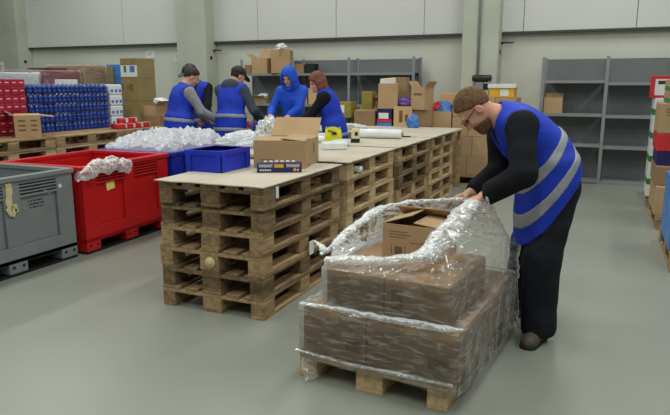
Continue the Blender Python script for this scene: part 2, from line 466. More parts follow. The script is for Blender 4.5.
def sheet(x, y, sx, sy, z, lab, seed, th=0.007, ov=0.02):
    r = np.random.default_rng(seed)
    n = 12; P = np.zeros((n, n, 3))
    for i in range(n):
        for j in range(n):
            u, v = i / (n - 1) - 0.5, j / (n - 1) - 0.5
            e = 0.006 * r.normal()
            P[i, j] = (u * (sx + 2 * ov) + (e if abs(u) == 0.5 else 0), v * (sy + 2 * ov) + (e if abs(v) == 0.5 else 0), 0.0)
    o = grid_mesh('cardboard_sheet', P, M['sheet'], smooth=False)
    o.location = (x, y, z)
    s = o.modifiers.new('thick', 'SOLIDIFY'); s.thickness = th; s.offset = 1
    return tag(o, lab, 'cardboard', 'cardboard sheets covering the pallet table')
sheet(-2.313, 3.846, 0.8, 1.2, 0.866, 'pale cardboard sheet under the blue crate and open carton', 1)
sheet(-2.313, 5.225, 0.8, 1.22, 0.866, 'pale cardboard sheet under the yellow bag on the pallet table', 2)
sheet(-2.313, 6.56, 0.8, 1.22, 0.866, 'pale cardboard sheet under the tape dispenser', 3)
sheet(-2.313, 7.83, 0.8, 1.2, 0.866, 'pale cardboard sheet at the far end of the pallet table', 4)
# slips stuck to the stack's side
for (y, z, h, w, lab) in ((3.405, 0.815, 0.075, 0.035, 'white slip stuck on the top pallet of the darkest stack'), (3.90, 0.33, 0.10, 0.07, 'white paper scrap hanging between the lower pallets of the darkest stack')):
    tag(MB().box(0, 0.004, -w / 2, w / 2, -h / 2, h / 2).build('paper_slip', M['white'], bevel=0.001), lab, 'paper').location = (-1.898, y, z)
tag(MB().lathe([(0.040, -0.002), (0.040, 0.002)], 9, T=Matrix.Rotation(PI / 2, 4, 'X')).build('paper_scrap', M['masking']), 'worn pale round label on the middle block of the darkest pallet stack', 'paper').location = (-2.31, 3.228, 0.345)

GL = 'pallets stacked two high along the left wall'
for i, (yy, w) in enumerate(((3.75, 'the left back row at the picture edge'), (5.0, 'the left back row under the open brown carton'), (6.23, 'the left back row before the blue bottles'), (7.46, 'the left back row under the red packs'))):
    if i == 0: continue
    stack(-6.65, yy, 6, ['woodold', 'wood', 'wood', 'wood', 'woodnew', 'wood'], w, GL)

# the pallet being wrapped, in front
pa = -0.0894
def wor(u, v, z=0.0):
    c, s = math.cos(pa), math.sin(pa)
    return Vector((-0.5704 + c * u - s * v, 2.5899 + s * u + c * v, z))
pallet('woodnew', wor(-0.4, 0.6), pa, 'pale wooden pallet on the floor under the film-wrapped cartons', 'pallet being wrapped')

# ------------------------------------------------------------------ plastic bulk bins
def make_bin(label, material, L=1.2, W=1.0, H=0.78, group=None):
    t = thing('bulk_bin', label, 'plastic bin', group=group)
    m = M[material]; th = 0.035; zb = 0.10
    b = MB()
    b.box(-W / 2, W / 2, -L / 2, L / 2, zb, zb + 0.04)
    def wall_long(sx):                              # long walls with two recessed panels, slots above
        x0, x1 = sorted((sx * W / 2, sx * (W / 2 - th))); xi0, xi1 = sorted((sx * (W / 2 - 0.022), sx * (W / 2 - th - 0.008)))
        b.box(x0, x1, -L / 2, L / 2, zb, 0.235); b.box(x0, x1, -L / 2, L / 2, H - 0.055, H)
        for y0, y1 in ((-L / 2, -L / 2 + 0.17), (-0.075, 0.075), (L / 2 - 0.17, L / 2)):
            b.box(x0, x1, y0, y1, 0.235, H - 0.055)
        for y0, y1 in ((-L / 2 + 0.17, -0.075), (0.075, L / 2 - 0.17)):
            b.box(xi0, xi1, y0, y1, 0.235, H - 0.16)
            b.box(x0, x1, y0, y1, H - 0.165, H - 0.147)
            b.box(*sorted((sx * (W / 2 - th + 0.006), sx * (W / 2 - th - 0.004))), y0, y1, H - 0.16, H - 0.05)
            for k in range(3):
                z = H - 0.147 + 0.015 + k * 0.026
                b.box(x0, x1, y0, y1, z, z + 0.011)
    def wall_short(sy):
        y0, y1 = sorted((sy * L / 2, sy * (L / 2 - th))); yi0, yi1 = sorted((sy * (L / 2 - 0.022), sy * (L / 2 - th - 0.008)))
        xa, xb = -W / 2 + th, W / 2 - th
        b.box(xa, xb, y0, y1, zb, 0.235); b.box(xa, xb, y0, y1, H - 0.13, H)
        for x0, x1 in ((xa, xa + 0.13), (-0.06, 0.06), (xb - 0.13, xb)):
            b.box(x0, x1, y0, y1, 0.235, H - 0.13)
        for x0, x1 in ((xa + 0.13, -0.06), (0.06, xb - 0.13)):
            b.box(x0, x1, yi0, yi1, 0.235, H - 0.13)
    wall_long(1); wall_long(-1); wall_short(1); wall_short(-1)
    b.build('body', m, t, bevel=0.007)
    r = MB(); o = 0.016
    r.box(-W / 2 - o, -W / 2 + th + 0.01, -L / 2 - o, L / 2 + o, H - 0.03, H + 0.012); r.box(W / 2 - th - 0.01, W / 2 + o, -L / 2 - o, L / 2 + o, H - 0.03, H + 0.012)
    r.box(-W / 2 + th + 0.01, W / 2 - th - 0.01, -L / 2 - o, -L / 2 + th + 0.01, H - 0.03, H + 0.012); r.box(-W / 2 + th + 0.01, W / 2 - th - 0.01, L / 2 - th - 0.01, L / 2 + o, H - 0.03, H + 0.012)
    r.build('rim', m, t, bevel=0.008)
    for y in (-L / 2 + 0.085, 0.0, L / 2 - 0.085):
        f = MB().box(-W / 2, W / 2, y - 0.085, y + 0.085, 0.022, zb + 0.012).build('foot', m, t, bevel=0.005)
        h = MB()
        for yy in (-0.045, 0.045):
            h.lathe([(0.013, 0), (0.013, 0.004)], 10, T=Matrix.Translation((W / 2 - 0.0005, y + yy, 0.075)) @ Matrix.Rotation(PI / 2, 4, 'Y'))
        h.build('bolt_hole', M['black'], f)
    for s in (-1, 1):
        x0, x1 = sorted((s * (W / 2 - 0.004), s * (W / 2 - 0.13)))
        MB().box(x0, x1, -L / 2 + 0.004, L / 2 - 0.004, 0.0, 0.021).build('runner', M['black'], t)
    return t

def strokes(mb, x, rows, y0, y1, z0, dz, hgt, seed):
    """Rows of small broken printed marks on a +X face."""
    r = random.Random(seed)
    for i in range(rows):
        y = y0 + r.uniform(0, 0.15) * (y1 - y0)
        while y < y1 - r.uniform(0, 0.15) * (y1 - y0):
            w = r.uniform(0.006, 0.016)
            mb.box(x, x + 0.001, y, y + w, z0 - i * dz, z0 - i * dz + hgt); y += w + r.choice((0.004, 0.004, 0.012))
    return mb

BX = -4.69
g = make_bin('grey plastic bulk bin with vent slots and masking tape at left edge', 'greyplastic'); g.location = (BX, 3.30, 0)
strokes(MB(), 0.479, 3, 0.155, 0.315, 0.565, 0.027, 0.013, 3).build('print', M['ink'], g)
mb = MB()
P = np.zeros((9, 3, 3))
for i in range(9):
    for j in range(3):
        P[i, j] = (0.504 + 0.004 * math.sin(i * 2.1 + j), -0.055 + 0.028 * j + 0.006 * math.sin(i * 0.9), 0.745 - 0.026 * i)
tp = grid_mesh('masking_tape_strip', P, M['masking'], g); tp['label'] = 'torn masking tape hanging down'
mb = MB()
for k, (y, z, a) in enumerate(((-0.045, 0.525, 0.5), (-0.005, 0.515, -0.5), (0.015, 0.545, 0.2))):
    mb.cbox((0, 0, 0), (0.012, 0.035, 0.07), 0, Matrix.Translation((0.512, y, z)) @ Matrix.Rotation(a, 4, 'X'))
mb.build('masking_tape_end', M['masking'], g, bevel=0.004)
mb = MB().cbox((0, 0, 0), (0.004, 0.03, 0.03), 0, Matrix.Translation((0.502, 0.465, 0.655)) @ Matrix.Rotation(0.2, 4, 'X')); mb.build('sticker', M['white'], g)
mb = MB().cbox((0, 0, 0), (0.003, 0.085, 0.018), 0, Matrix.Translation((0.481, 0.34, 0.628)) @ Matrix.Rotation(-0.6, 4, 'X')); mb.build('tape_scrap', M['masking'], g)
r = make_bin('red plastic bulk bin beside the grey bin', 'redplastic'); r.location = (BX + 0.02, 4.56, 0); r.rotation_euler[2] = 0.03
mb = MB().cbox((0, 0, 0), (0.003, 0.105, 0.075), 0, Matrix.Translation((0.482, -0.24, 0.575)) @ Matrix.Rotation(0.12, 4, 'X')); mb.build('paper_label', M['label_yellow'], r)['label'] = 'yellow paper label'
b = make_bin('blue plastic bulk bin heaped with white film behind the red bin', 'blueplastic'); b.location = (BX + 0.02, 5.83, 0)

# heap of used film in the blue bin
nu, nv = 150, 110
U, V = np.meshgrid(np.linspace(-1, 1, nu), np.linspace(-1, 1, nv), indexing='ij')
X = U * 0.50; Y = V * 0.60
P = np.stack([X, Y, 0 * X], -1)
Q = np.stack([X, Y, 0.3 * X], -1)
rr = np.maximum(np.abs(U) ** 3, np.abs(V) ** 3)
bumpy = noise3(Q, 5, 3.2, 3); fine = noise3(Q, 6, 11, 4, True)
dome = 0.07 + 0.23 * np.clip(1 - rr, 0, 1) ** 0.7
P[..., 2] = 0.68 + dome + 0.075 * bumpy * (1 - rr) + 0.055 * fine * (0.3 + 0.7 * (1 - rr))
P[..., 0] += 0.03 * noise3(Q, 8, 9, 3); P[..., 1] += 0.03 * noise3(Q, 9, 9, 3)
P[..., 0] = np.clip(P[..., 0], -0.455, 0.455); P[..., 1] = np.clip(P[..., 1], -0.555, 0.555)
hp = grid_mesh('plastic_film_heap', P, M['heap'], smooth=False); hp.location = (BX + 0.02, 5.83, 0)
tag(hp, 'heap of crumpled white plastic film filling the blue bin', 'plastic film', kind='stuff')
# smaller heap that spills on behind the crate
def crumple(name, label, cat, loc, rx, ry, rz_, mtl, seed, n=70, fine_a=0.25, zrot=0.0, kind=None, group=None):
    th, ph = np.meshgrid(np.linspace(0, 2 * PI, n, endpoint=False), np.linspace(0.03, PI - 0.03, n // 2), indexing='ij')
    D = np.stack([np.sin(ph) * np.cos(th), np.sin(ph) * np.sin(th), np.cos(ph)], -1)
    k = 1 + 0.28 * noise3(D, seed, 1.6, 2) + fine_a * noise3(D, seed + 1, 4.5, 4, True)
    P = D * k[..., None] * np.array([rx, ry, rz_])
    P[..., 2] = np.maximum(P[..., 2], -rz_ * 0.72) + rz_ * 0.72
    o = grid_mesh(name, P, mtl, closed=True, smooth=(mtl is not M['heap'])); o.location = loc; o.rotation_euler[2] = zrot
    return tag(o, label, cat, group, kind)
crumple('plastic_film_bag', 'crumpled clear plastic bag standing up behind the blue crate', 'plastic bag', (-3.05, 5.30, 0.869), 0.13, 0.12, 0.17, M['filmfold'], 21, 80)
crumple('plastic_film_wad', 'white wad of plastic film left of the clear bag behind the crate', 'plastic film', (-3.42, 5.45, 0.869), 0.24, 0.22, 0.085, M['heap'], 31, 90)
crumple('plastic_film_wad', 'yellowish wad of film between the blue crate and the clear bag', 'plastic film', (-2.84, 4.98, 0.869), 0.11, 0.10, 0.07, M['filmthick'], 35, 60)
# clear film hanging over the red bin's corner
nu, nv = 90, 40
S, T_ = np.meshgrid(np.linspace(0, 1, nu), np.linspace(0, 1, nv, endpoint=False), indexing='ij')
ang = 2 * PI * T_
rad = 0.034 + 0.022 * np.sin(PI * S) + 0.012 * S
cx = BX + 0.50 + 0.055 + 0.01 * np.sin(7 * S); cy = 3.93 + 0.62 * S; cz = 0.735 + 0.055 * np.sin(PI * (S * 1.0)) - 0.03 * (1 - S) - 0.01 * S
P = np.stack([cx + rad * 0.8 * np.cos(ang), cy + 0 * ang, cz + rad * np.sin(ang)], -1)
nn = noise3(P, 41, 13, 4, True)
P[..., 0] += 0.035 * nn * np.cos(ang); P[..., 2] += 0.035 * nn * np.sin(ang); P[..., 1] += 0.03 * noise3(P, 43, 8, 3)
o = grid_mesh('plastic_film_wad', np.swapaxes(P, 0, 1), M['filmthick'], closed=True, smooth=True)
tag(o, 'clear crumpled film draped over the rim of the red bin', 'plastic film')

# ------------------------------------------------------------------ cartons
def carton(label, loc, dims, rz=0.0, board='card', openf=None, tape=True, prints=(), cat='carton', group=None, name='carton', inside=True):
    """Cardboard carton; front face is local -Y, right face +X. openf: list of (side, fold angle, length) of open flaps."""
    w, d, h = dims
    t = thing(name, label, cat, loc, rz, group)
    m = M[board]
    if openf is None:
        MB().box(-w / 2, w / 2, -d / 2, d / 2, 0, h).build('body', m, t, bevel=min(0.006, w * 0.02))
        if tape:
            b = MB(); tw = min(0.028, w * 0.08)
            b.box(-w / 2, w / 2, -tw, tw, h, h + 0.001) if w >= d else b.box(-tw, tw, -d / 2, d / 2, h, h + 0.001)
            if w >= d:
                b.box(w / 2, w / 2 + 0.001, -tw, tw, h * 0.72, h + 0.001); b.box(-w / 2 - 0.001, -w / 2, -tw, tw, h * 0.72, h + 0.001)
            else:
                b.box(-tw, tw, -d / 2 - 0.001, -d / 2, h * 0.72, h + 0.001)
            b.build('tape', M['tape'], t)
    else:
        k = 0.006; b = MB()
        b.box(-w / 2, w / 2, -d / 2, d / 2, 0, k)
        b.box(-w / 2, w / 2, -d / 2, -d / 2 + k, k, h); b.box(-w / 2, w / 2, d / 2 - k, d / 2, k, h)
        b.box(-w / 2, -w / 2 + k, -d / 2 + k, d / 2 - k, k, h); b.box(w / 2 - k, w / 2, -d / 2 + k, d / 2 - k, k, h)
        b.build('body', m, t)
        for side, angle, ln in openf:
            L = w if side in 'FB' else d
            fm = MB().box(-L / 2 + 0.004, L / 2 - 0.004, 0, ln, -0.002, 0.002)
            rot = {'F': PI, 'B': 0.0, 'R': -PI / 2, 'L': PI / 2}[side]
            f = fm.build('flap', m, t)
            off = {'F': (0, -d / 2, h), 'B': (0, d / 2, h), 'R': (w / 2, 0, h), 'L': (-w / 2, 0, h)}[side]
            f.matrix_basis = Matrix.Translation(off) @ Matrix.Rotation(rot, 4, 'Z') @ Matrix.Rotation(angle, 4, 'X')
    if prints:
        b = MB()
        for face, a0, a1, z0, z1 in prints:        # fractions across the face and up it
            if face == 'F': b.box(-w / 2 + a0 * w, -w / 2 + a1 * w, -d / 2 - 0.001, -d / 2, z0 * h, z1 * h)
            elif face == 'R': b.box(w / 2, w / 2 + 0.001, -d / 2 + a0 * d, -d / 2 + a1 * d, z0 * h, z1 * h)
        b.build('print', M['print'], t)
    return t

# load on the wrapped pallet
GW = 'cartons wrapped on the front pallet'
def wcarton(label, u0, u1, v0, v1, z0, z1, **k):
    c = wor((u0 + u1) / 2, (v0 + v1) / 2, z0)
    return carton(label, c, (u1 - u0, v1 - v0, z1 - z0), pa, group=GW, **k)
z1, z2 = 0.388, 0.588
FB = [('F', .08, .3, .2, .23), ('F', .08, .26, .27, .3), ('F', .7, .93, .2, .45)]
wcarton('bottom layer carton at the left front of the wrapped pallet', -0.775, -0.42, 0.0, 0.52, 0.145, z1, board='carddark', prints=FB)
wcarton('bottom layer carton at the right front of the wrapped pallet', -0.417, 0.035, 0.0, 0.52, 0.145, z1, board='carddark', prints=FB)
wcarton('bottom layer carton at the left rear of the wrapped pallet', -0.775, -0.38, 0.525, 1.08, 0.145, z1, board='carddark')
wcarton('bottom layer carton at the right rear of the wrapped pallet', -0.375, 0.03, 0.525, 1.08, 0.145, z1, board='carddark')
wcarton('second layer carton on the left, under the loose top box', -0.665, -0.352, 0.05, 0.66, z1, z2, board='carddark')
t = wcarton('second layer carton on the right, behind the bunched film', -0.349, -0.025, 0.05, 0.66, z1, z2, board='carddark', prints=[('F', .12, .3, .25, .75)])
tb = wcarton('smaller brown carton with loose top flaps lying topmost on the wrapped pallet', -0.512, -0.19, 0.385, 0.66, z2, z2 + 0.185, board='card',
        openf=[('L', PI - 0.32, 0.17), ('R', PI - 0.10, 0.15), ('B', PI - 0.6, 0.11)],
        prints=[('F', .12, .45, .78, .80), ('F', .12, .5, .70, .72), ('F', .12, .42, .62, .64), ('F', .16, .17, .12, .40), ('F', .40, .41, .12, .40), ('F', .22, .35, .12, .36), ('F', .48, .72, .50, .52)])

# ------------------------------------------------------------------ things on the pallet table
cr = thing('stacking_crate', 'small bright blue plastic crate on the near corner of the pallet table', 'crate', (-2.632, 3.835, 0.874), 0.0)
b = MB(); w, d, h, k = 0.30, 0.37, 0.15, 0.006
b.box(-w/2, w/2, -d/2, d/2, 0, k)
for s in (-1, 1):
    y0, y1 = sorted((s*d/2, s*(d/2-k))); b.box(-w/2, w/2, y0, y1, k, h)
    x0, x1 = sorted((s*w/2, s*(w/2-k))); b.box(x0, x1, -d/2+k, d/2-k, k, h)
b.build('body', M['cratblue'], cr)
b = MB(); o = 0.010
for s in (-1, 1):
    y0, y1 = sorted((s*(d/2+o), s*(d/2-k))); b.box(-w/2-o, w/2+o, y0, y1, h-0.028, h+0.006)
    x0, x1 = sorted((s*(w/2+o), s*(w/2-k))); b.box(x0, x1, -d/2+k, d/2-k, h-0.028, h+0.006)
b.build('rim', M['cratblue'], cr, bevel=0.002)
for sx in (-1, 1):
    for sy in (-1, 1):
        b = MB()
        x0, x1 = sorted((sx*(w/2+o), sx*(w/2-0.045))); y0, y1 = sorted((sy*(d/2+o), sy*d/2)); b.box(x0, x1, y0, y1, 0.006, h-0.026)
        y0, y1 = sorted((sy*(d/2+o), sy*(d/2-0.045))); x0, x1 = sorted((sx*(w/2+o), sx*w/2)); b.box(x0, x1, y0, y1, 0.006, h-0.026)
        b.build('corner_rib', M['cratblue'], cr, bevel=0.002)

a = math.radians(13)
cw, cd = 0.40, 0.48
c0 = Vector((-2.433, 4.012, 0.874)) + Vector((math.cos(a), math.sin(a), 0)) * cw / 2 + Vector((-math.sin(a), math.cos(a), 0)) * cd / 2
carton('open brown carton with raised flap on the pallet table behind the purple box', c0, (cw, cd, 0.205), a, 'card',
       openf=[('F', PI - 0.08, 0.20), ('B', 0.80, 0.20), ('R', PI - 0.10, 0.19)],
       prints=[('R', .60, .68, .45, .8), ('F', .12, .4, .30, .32), ('F', .12, .3, .24, .26), ('R', .2, .32, .06, .10)])

a = math.radians(28)
db = thing('display_box', 'long dark purple display box with yellow badge before the open carton', 'box',
           Vector((-2.262, 3.771, 0.874)) + Vector((math.cos(a), math.sin(a), 0)) * 0.16 + Vector((-math.sin(a), math.cos(a), 0)) * 0.045, a)
MB().box(-0.16, 0.16, -0.045, 0.045, 0, 0.068).build('body', M['navy'], db, bevel=0.002)
b = MB(); r_ = random.Random(4)
for x0, x1 in ((-0.145, -0.055), (0.05, 0.14)):       # bold capital lettering, too small to read
    x = x0
    while x < x1:
        ww = 0.0105
        kind = r_.choice((0, 1, 2))
        b.box(x, x + 0.003, -0.0462, -0.045, 0.038, 0.060)
        b.box(x + ww - 0.003, x + ww, -0.0462, -0.045, 0.038, 0.060)
        b.box(x + 0.003, x + ww - 0.003, -0.0462, -0.045, 0.056 if kind == 0 else 0.047, 0.060 if kind == 0 else 0.051)
        if kind == 2: b.box(x + 0.003, x + ww - 0.003, -0.0462, -0.045, 0.038, 0.042)
        x += ww + 0.0035
for k in range(7):
    b.box(-0.14 + k * 0.012, -0.132 + k * 0.012, -0.0462, -0.045, 0.012, 0.024)
b.build('white_lettering', M['white'], db)
b = MB().box(-0.036, 0.030, -0.0463, -0.045, 0.036, 0.060); b.build('yellow_badge', M['amber'], db)
b = MB().box(0.10, 0.118, -0.0463, -0.045, 0.010, 0.030); b.box(0.124, 0.14, -0.0463, -0.045, 0.010, 0.026); b.build('colour_marks', M['amber'], db)
b = MB()
for k in range(6):
    b.lathe([(0.012, 0), (0.016, 0.008), (0.009, 0.012)], 10, (-0.10 + k * 0.04, 0.0, 0.068))
b.build('white_contents', M['white'], db)

yb = thing('yellow_bag', 'bright yellow plastic bag with dark print standing behind the open carton', 'bag', (-2.66, 6.02, 0.874), 0.25)
n = 24
U, V = np.meshgrid(np.linspace(0, 2*PI, 40, endpoint=False), np.linspace(0, 1, n), indexing='ij')
rx = 0.095 * (1 - 0.15 * V) ; ry = 0.055 * (1 - 0.75 * V)
sq = lambda t: np.sign(t) * np.abs(t) ** 0.6
P = np.stack([rx * sq(np.cos(U)), ry * sq(np.sin(U)), 0.17 * V + 0.012 * np.sin(3 * U) * V], -1)
P[..., :2] *= (1 + 0.10 * noise3(P, 51, 14, 3))[..., None]
grid_mesh('body', P, M['yellow'], yb, closed=True, smooth=False)
MB().cbox((0, 0, 0), (0.10, 0.002, 0.012), 0, Matrix.Translation((0.0, -0.047, 0.13)) @ Matrix.Rotation(0.25, 4, 'Y')).cbox((0, 0, 0), (0.05, 0.002, 0.02), 0, Matrix.Translation((0.02, -0.052, 0.11))).build('print', M['ink'], yb)

wb = thing('white_pack', 'low white film pack lying in front of the yellow bag', 'pack', (-2.43, 5.52, 0.874), 0.5)
MB().box(-0.12, 0.12, -0.09, 0.09, 0, 0.07).build('body', M['bagwhite'], wb, bevel=0.012)
MB().box(0.09, 0.1, -0.092, 0.092, 0.01, 0.06).build('end_label', M['cream'], wb)
crumple('crumpled_bag', 'crumpled pale yellow film beside the low white pack', 'plastic film', (-2.50, 5.80, 0.874), 0.10, 0.09, 0.035, M['filmthick'], 61, 60)
# white roll of film lying across the table
rl = thing('film_roll', 'long pale roll of film lying across the pallet table', 'roll', (-2.42, 6.86, 0.874), 0.12)
T_ = Matrix.Translation((-0.26, 0, 0.055)) @ Matrix.Rotation(PI / 2, 4, 'Y')
MB().lathe([(0.048, 0), (0.055, 0.008), (0.055, 0.50), (0.048, 0.51)], 20, T=T_).build('film', M['bagwhite'], rl)
MB().lathe([(0.022, 0), (0.022, 0.55)], 12, T=Matrix.Translation((-0.28, 0, 0.055)) @ Matrix.Rotation(PI / 2, 4, 'Y')).build('core', M['card'], rl)
# tape dispenser standing on end
td = thing('scanner_stand', 'small cream and black device standing on the far pallet table', 'device', (-2.50, 6.26, 0.874), 0.35)
MB().box(-0.045, 0.045, -0.035, 0.035, 0.03, 0.15).build('body', M['cream'], td, bevel=0.012)
MB().box(-0.049, 0.049, -0.039, 0.039, 0.0, 0.045).build('foot', M['black'], td, bevel=0.006)
MB().box(-0.005, 0.028, -0.039, -0.033, 0.075, 0.115).build('window', M['black'], td, bevel=0.004)
kn = thing('box_cutter', 'dark box cutter lying near the far corner of the table', 'knife', (-2.16, 7.15, 0.874), 0.3)
MB().box(-0.10, 0.02, -0.014, 0.014, 0, 0.016).build('handle', M['black'], kn, bevel=0.004)
MB().box(0.02, 0.09, -0.007, 0.007, 0.005, 0.008).build('blade', M['steel'], kn)
# paper tube inside the second stack
tag(MB().lathe([(0.03, 0), (0.03, 0.16)], 14, T=Matrix.Translation((-2.07, 4.93, 0.7725)) @ Matrix.Rotation(PI/2, 4, 'Y')).build('cardboard_tube', M['white']), 'white tube stuck inside the top pallet beside the yellow bag stack', 'tube')

# ------------------------------------------------------------------ stretch film round the front pallet
def film_ring():
    # corner stations round the load: (u, v) of layer-one wall, of layer-two wall, and the loose upper lip (u, v, z)
    K = [  # L1(u,v)      base z  L2(u,v)          z2top   lip
        ((-0.79, -0.015), 0.10, (-0.68, 0.035), 0.592, (-0.655, 0.17, 0.622)),
        ((-0.60, -0.018), 0.11, (-0.55, 0.032), 0.594, (-0.53, 0.22, 0.612)),
        ((-0.40, -0.018), 0.11, (-0.36, 0.032), 0.596, (-0.42, 0.25, 0.618)),
        ((-0.20, -0.018), 0.11, (-0.20, 0.030), 0.600, (-0.27, 0.27, 0.665)),
        ((0.045, -0.015), 0.10, (-0.015, 0.035), 0.606, (-0.17, 0.32, 0.745)),
        ((0.052, 0.25), 0.06, (0.000, 0.25), 0.62, (-0.12, 0.42, 0.825)),
        ((0.050, 0.55), 0.05, (0.020, 0.55), 0.64, (-0.08, 0.56, 0.885)),
        ((0.048, 0.85), 0.04, (0.02, 0.84), 0.66, (-0.045, 0.72, 0.905)),
        ((0.045, 1.09), 0.05, (0.0, 1.03), 0.62, (-0.13, 0.84, 0.865)),
        ((-0.20, 1.10), 0.10, (-0.22, 1.06), 0.58, (-0.28, 0.88, 0.835)),
        ((-0.40, 1.10), 0.10, (-0.40, 1.03), 0.56, (-0.42, 0.88, 0.815)),
        ((-0.60, 1.10), 0.10, (-0.58, 1.00), 0.56, (-0.56, 0.86, 0.795)),
        ((-0.79, 1.09), 0.10, (-0.72, 0.94), 0.56, (-0.69, 0.76, 0.755)),
        ((-0.795, 0.82), 0.10, (-0.71, 0.75), 0.57, (-0.73, 0.62, 0.715)),
        ((-0.795, 0.55), 0.10, (-0.695, 0.52), 0.585, (-0.75, 0.45, 0.675)),
        ((-0.795, 0.27), 0.10, (-0.685, 0.27), 0.59, (-0.755, 0.27, 0.645)),
    ]
    n = len(K); NS = 34; NU = n * NS
    def ring(f):
        A = np.array([f(k) for k in K], float)
        out = []
        for i in range(n):
            p0, p1, p2, p3 = A[(i - 1) % n], A[i], A[(i + 1) % n], A[(i + 2) % n]
            for j in range(NS):
                t = j / NS
                q = 0.5 * ((2 * p1) + (-p0 + p2) * t + (2 * p0 - 5 * p1 + 4 * p2 - p3) * t * t + (-p0 + 3 * p1 - 3 * p2 + p3) * t ** 3)
                out.append(0.75 * (p1 + (p2 - p1) * t) + 0.25 * q)
        return np.array(out)
    R0 = ring(lambda k: (*k[0], k[1])); R1 = ring(lambda k: (*k[0], 0.395)); 
    R2 = ring(lambda k: (*k[2], 0.405)); R3 = ring(lambda k: (*k[2], k[3])); R4 = ring(lambda k: k[4])
    rows = []; loose = []
    def span(A, B, m, l0, l1, sag=0.0):
        for i in range(m):
            t = i / m
            q = A + (B - A) * t; q = q.copy(); q[:, 2] += sag * math.sin(PI * t)
            rows.append(q); loose.append(l0 + (l1 - l0) * t)
    span(R0, R1, 14, 0.35, 0.10); span(R1, R2, 6, 0.15, 0.25); span(R2, R3, 12, 0.12, 0.25); span(R3, R4, 34, 0.3, 1.0, 0.012)
    rows.append(R4); loose.append(1.0)
    P = np.stack(rows, 1)                                   # (NU, NV, 3)
    lo = np.array(loose)[None, :] * np.ones((NU, 1))
    nrm = np.zeros_like(P)
    du = np.roll(P, -1, 0) - np.roll(P, 1, 0); dv = np.gradient(P, axis=1)
    nrm = np.cross(du, dv); nrm /= np.linalg.norm(nrm, axis=2, keepdims=True) + 1e-9
    k1 = noise3(P * np.array([1, 1, 0.45]), 71, 12, 4, True); k2 = noise3(P, 73, 5, 3)
    k3 = noise3(P * np.array([1.0, 1.0, 1.6]), 77, 26, 3, True)
    d = lo * (0.016 * k1 + 0.022 * k2 * (lo > 0.4) + 0.012 * k3 * lo) + 0.004 + 0.003 * k1
    P = P + nrm * np.maximum(d, -0.001 - 0.03 * (lo > 0.5))[..., None]
    W = np.zeros_like(P); c, s = math.cos(pa), math.sin(pa)
    W[..., 0] = -0.5704 + c * P[..., 0] - s * P[..., 1]; W[..., 1] = 2.5899 + s * P[..., 0] + c * P[..., 1]; W[..., 2] = P[..., 2]
    return W
fw = film_ring()
fo = grid_mesh('stretch_film_wrap', fw, M['film'], closed=True, smooth=True)
tag(fo, 'clear stretch film wrapped around the cartons on the front pallet, pulled up by the man', 'stretch film')
# a second, torn layer bunched along the top edges and the corner the man pulls
def ribbon(pts, width, seed, n=70, nv=14, amp=0.02, mtl='filmfold', name='film_fold', parent=None):
    pts = np.array([wor(*p[:2], p[2]) for p in pts], float)
    t = np.linspace(0, len(pts) - 1, n); i = np.clip(t.astype(int), 0, len(pts) - 2); f = (t - i)[:, None]
    f = f * f * (3 - 2 * f)
    C = pts[i] * (1 - f) + pts[i + 1] * f
    d = np.gradient(C, axis=0); d /= np.linalg.norm(d, axis=1, keepdims=True)
    side = np.cross(d, np.array([0, 0, 1.0])); side /= np.linalg.norm(side, axis=1, keepdims=True) + 1e-9
    up = np.cross(side, d)
    a = np.linspace(0, 2 * PI, nv, endpoint=False)
    w = (width if np.isscalar(width) else np.interp(np.linspace(0, 1, n), np.linspace(0, 1, len(width)), width))
    w = np.broadcast_to(w, (n,))
    P = C[:, None] + w[:, None, None] * (side[:, None] * np.cos(a)[None, :, None] + up[:, None] * 0.45 * np.sin(a)[None, :, None])
    k = noise3(P, seed, 24, 4, True); k2 = noise3(P, seed + 3, 7, 2)
    P = P + ((P - C[:, None]) / w[:, None, None]) * (amp * (0.7 * k + 0.6 * k2) * np.minimum(1, w / 0.03)[:, None])[..., None]
    return grid_mesh(name, np.swapaxes(P, 0, 1), M[mtl], parent, closed=True, smooth=True)
ribbon([(-0.70, 0.10, 0.615), (-0.55, 0.13, 0.625), (-0.40, 0.17, 0.630), (-0.25, 0.20, 0.665), (-0.17, 0.28, 0.72)], [0.035, 0.045, 0.045, 0.05, 0.04], 101, n=150, parent=fo, amp=0.022)['label'] = 'bunched film along the front edge'
ribbon([(-0.80, 0.22, 0.60), (-0.75, 0.30, 0.645), (-0.745, 0.5, 0.70), (-0.70, 0.75, 0.765), (-0.55, 0.88, 0.80), (-0.36, 0.90, 0.825), (-0.22, 0.87, 0.85)], [0.02, 0.03, 0.03, 0.03, 0.025, 0.022, 0.02], 111, n=180, parent=fo, amp=0.024)['label'] = 'bunched film along the left edge'
ribbon([(-0.21, 0.20, 0.66), (-0.15, 0.34, 0.76), (-0.11, 0.46, 0.84), (-0.09, 0.60, 0.895)], [0.055, 0.07, 0.06, 0.03], 121, n=150, parent=fo, amp=0.03)['label'] = 'bunched film the man pulls up'
ribbon([(-0.795, -0.005, 0.40), (-0.55, 0.005, 0.405), (-0.30, 0.01, 0.40), (-0.02, 0.01, 0.41), (0.045, 0.05, 0.40)], [0.012, 0.02, 0.025, 0.03, 0.012], 131, n=140, parent=fo, amp=0.016)['label'] = 'bunched film over the bottom layer'
ribbon([(-0.81, -0.02, 0.15), (-0.5, -0.02, 0.14), (-0.2, -0.022, 0.15), (0.03, -0.02, 0.155)], [0.012, 0.016, 0.02, 0.012], 141, n=120, parent=fo, amp=0.008)['label'] = 'twisted film along the pallet edge'
ribbon([(-0.74, -0.01, 0.12), (-0.735, -0.02, 0.06), (-0.70, -0.04, 0.02)], [0.03, 0.025, 0.035], 151, n=40, parent=fo, amp=0.012, mtl='film')['label'] = 'loose end of film hanging to the floor'
